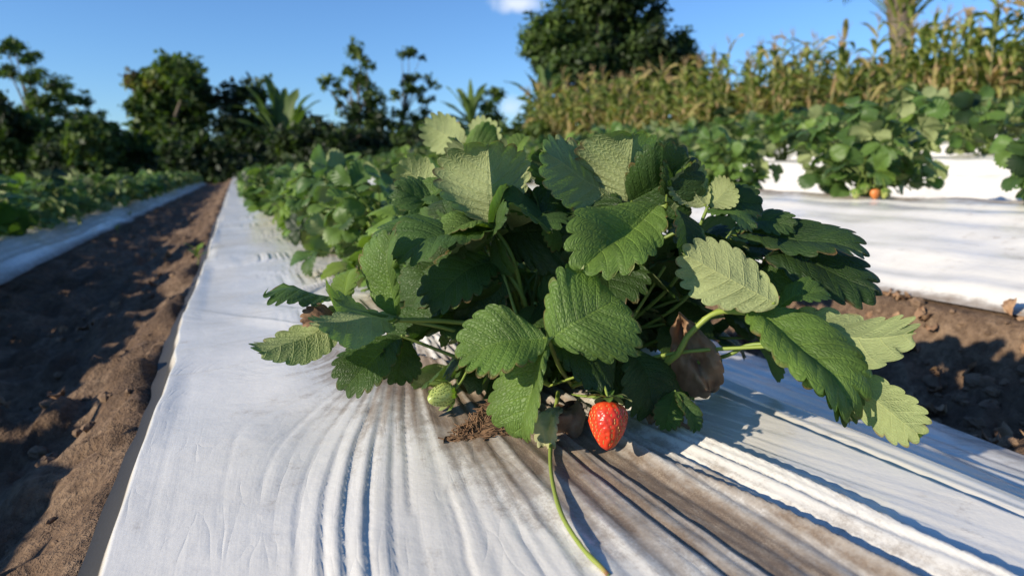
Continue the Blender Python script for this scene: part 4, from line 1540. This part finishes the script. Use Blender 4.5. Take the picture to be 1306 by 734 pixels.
    where = ['at the left end of the tree line', 'second from the left end of the tree line', 'left of the rounded tree', 'at the left foot of the rounded tree', 'under the feathery tree', 'close by the rounded tree on its left', 'at the right foot of the rounded tree', 'where the furrow ends', 'right of the tall banana plant', 'under the narrow ragged tree', 'under the thin tree with flat tufts', 'left of the low banana clump', 'below the low banana clump', 'where the maize begins', 'under the feathery tree at the photo edge', 'right beside the tall banana plant', 'between the rounded tree and the dark tree', 'right of the thin tree with flat tufts', 'in front of the feathery tree trunk', 'on the right side of the feathery tree', 'between the tall banana plant and the narrow ragged tree']
    for i, (px, py, rx, ry, ti) in enumerate(spec):
        d = 25 + g.random() * 3
        b0 = gnd(px, d)
        root = empty('shrub', b0)
        tag(root, words[i] + ' shrub ' + where[i], 'shrub', 'shrubs along the end of the field')
        kk = d / FPX
        c = at(px, py, d) - b0
        bl = [(c, rx * kk * .8, rx * kk * .8, ry * kk * .8)]
        for q in range(5):
            bl.append((c + np.array([g.normal() * rx * kk * .5, g.normal() * rx * kk * .4, g.normal() * ry * kk * .35]), rx * kk * .5, rx * kk * .5, ry * kk * .5, .06 * g.normal()))
        cr = Geo()
        add_leaf_cloud(cr, bl, 2600, .13, ti, g)
        # skirt down to the ground
        add_leaf_cloud(cr, [(np.array([c[0], c[1], c[2] * .4]), rx * kk, rx * kk, max(.3, c[2] * .5))], 900, .14, ti * .8, g)
        cr.build('crown', [M_TREE], root)
        st = Geo()
        for q in range(5):
            tube(st, [np.array([0, 0, -.05]), c * .5 + g.normal(size=3) * .1, c + g.normal(size=3) * np.array([rx * kk * .4, rx * kk * .4, ry * kk * .2])], [.05, .03, .012], 6, 6)
        st.build('stem', [M_BARK], root)
    # greenery behind the maize on the right
    for i, (px, py, rx, ry, ti, d, w) in enumerate([(1010, 110, 60, 40, .16, 30, 'dark tree crown behind the maize right of the great tree'), (905, 120, 45, 36, .10, 31, 'dark bushy tree at the right foot of the great tree'), (1240, 90, 70, 34, .30, 22, 'leafy green tree behind the maize right of the palm'), (1330, 80, 60, 40, .22, 22, 'leafy tree behind the maize at the right edge of the photo'), (1110, 105, 50, 34, .2, 26, 'bushy tree behind the maize left of the palm')]):
        tree('bushy_tree', w, 'tree', d, px, [(px, py, rx * .6, ry * .7), (px - rx * .5, py + 10, rx * .5, ry * .6, .05), (px + rx * .5, py + 8, rx * .5, ry * .6, -.05), (px, py + 30, rx * .9, ry * .6, -.05)], 4200, .15, ti, 90 + i, .14, 'trees behind the maize')


# ------------------------------------------------------------------ sky, sun, camera
def sky():
    w = bpy.data.worlds.new('World')
    scene.world = w
    w.use_nodes = True
    nt = w.node_tree
    nt.nodes.clear()
    k = NT(nt)
    st = k.n('ShaderNodeTexSky', sky_type='NISHITA')
    st.sun_disc = False
    st.sun_elevation = SUN_EL
    st.sun_rotation = SUN_AZ
    st.air_density = 1.0
    st.dust_density = .1
    st.ozone_density = 4.5
    # one small fair-weather cloud (and a wisp low down), by direction
    tc = k.n('ShaderNodeTexCoord')

    def cloud(px, py, sx, sy, amt):
        c = unit(at(px, py, 1.0) - CAM)
        e1 = unit(np.cross(c, [0, 0, 1]))
        e2 = np.cross(e1, c)

        def dot(v):
            nd = k.n('ShaderNodeVectorMath', operation='DOT_PRODUCT')
            k.l(tc.outputs['Generated'], nd.inputs[0])
            nd.inputs[1].default_value = v
            return nd.outputs['Value']
        x = k.math('DIVIDE', dot(e1), sx / FPX)
        y = k.math('DIVIDE', dot(e2), sy / FPX)
        r = k.math('SQRT', k.math('ADD', k.math('MULTIPLY', x, x), k.math('MULTIPLY', y, y)))
        nz = k.noise(tc.outputs['Generated'], 26.0, 6.0, .6)
        m_ = k.math('SUBTRACT', k.math('ADD', k.math('SUBTRACT', 1.0, r), k.math('MULTIPLY', k.math('SUBTRACT', nz, .5), 1.5)), .1)
        m_ = k.ramp(m_, [(.0, 0.0), (.75, amt)])
        front = k.math('GREATER_THAN', dot(c), 0.0)
        return k.math('MULTIPLY', m_, front)
    sky_c = k.mix(1.0, st.outputs[0], (.81, 1.0, 1.22), 'MULTIPLY')
    for args in ((662, 4, 42, 15, .8), (650, 138, 26, 18, .45)):
        sky_c = k.mix(cloud(*args), sky_c, (6.6, 7.0, 7.8))
    bg = k.n('ShaderNodeBackground')
    k.l(sky_c, bg.inputs['Color'])
    bg.inputs['Strength'].default_value = .11
    o = k.n('ShaderNodeOutputWorld')
    k.l(bg.outputs[0], o.inputs['Surface'])
    sun = bpy.data.lights.new('sun', 'SUN')
    sun.energy = 5.0
    sun.angle = R(.53)
    sun.color = (1.0, .90, .73)
    so = bpy.data.objects.new('sun', sun)
    COL.objects.link(so)
    from mathutils import Vector
    v = Vector((math.sin(SUN_AZ) * math.cos(SUN_EL), math.cos(SUN_AZ) * math.cos(SUN_EL), math.sin(SUN_EL)))
    so.rotation_euler = v.to_track_quat('Z', 'Y').to_euler()
    so.location = v * 30


def camera():
    from mathutils import Matrix
    cam = bpy.data.cameras.new('camera')
    cam.sensor_width = 36.0
    cam.lens = 36.0 * FPX / 1306.0
    cam.clip_start = .01
    cam.clip_end = 4000
    cam.dof.use_dof = True
    cam.dof.focus_distance = .53
    cam.dof.aperture_fstop = 6.8
    cam.dof.aperture_blades = 7
    o = bpy.data.objects.new('camera', cam)
    COL.objects.link(o)
    M = Matrix(((RGT[0], UPV[0], -FWD[0], 0), (RGT[1], UPV[1], -FWD[1], 0), (RGT[2], UPV[2], -FWD[2], CAMH), (0, 0, 0, 1)))
    o.matrix_world = M
    scene.camera = o


build_ground()
build_hero_film()
build_film(1, 'wide white plastic film on the raised bed right of the near one', -.2)
for k_, w_ in ((2, 'second'), (3, 'third'), (4, 'fourth'), (5, 'fifth')):
    build_film(k_, 'white plastic film on the %s bed to the right of the near one' % w_, .5)
build_film(-1, 'white plastic film with a shaded blue flank on the bed across the left furrow', -.5)
build_film(-2, 'white plastic film under plants on the second bed to the left', .5)
build_film(-3, 'white plastic film on the third bed to the left, before the shrubs', 1.5)
build_clods()
hero()
rows()
weeds()
maize()
background()
sky()
camera()

scene.view_settings.view_transform = 'Standard'
scene.view_settings.look = 'None'
scene.view_settings.exposure = 0.42
scene.view_settings.gamma = 1.0
scene.view_settings.use_curve_mapping = False
scene.cycles.use_denoising = True
scene.cycles.max_bounces = 8
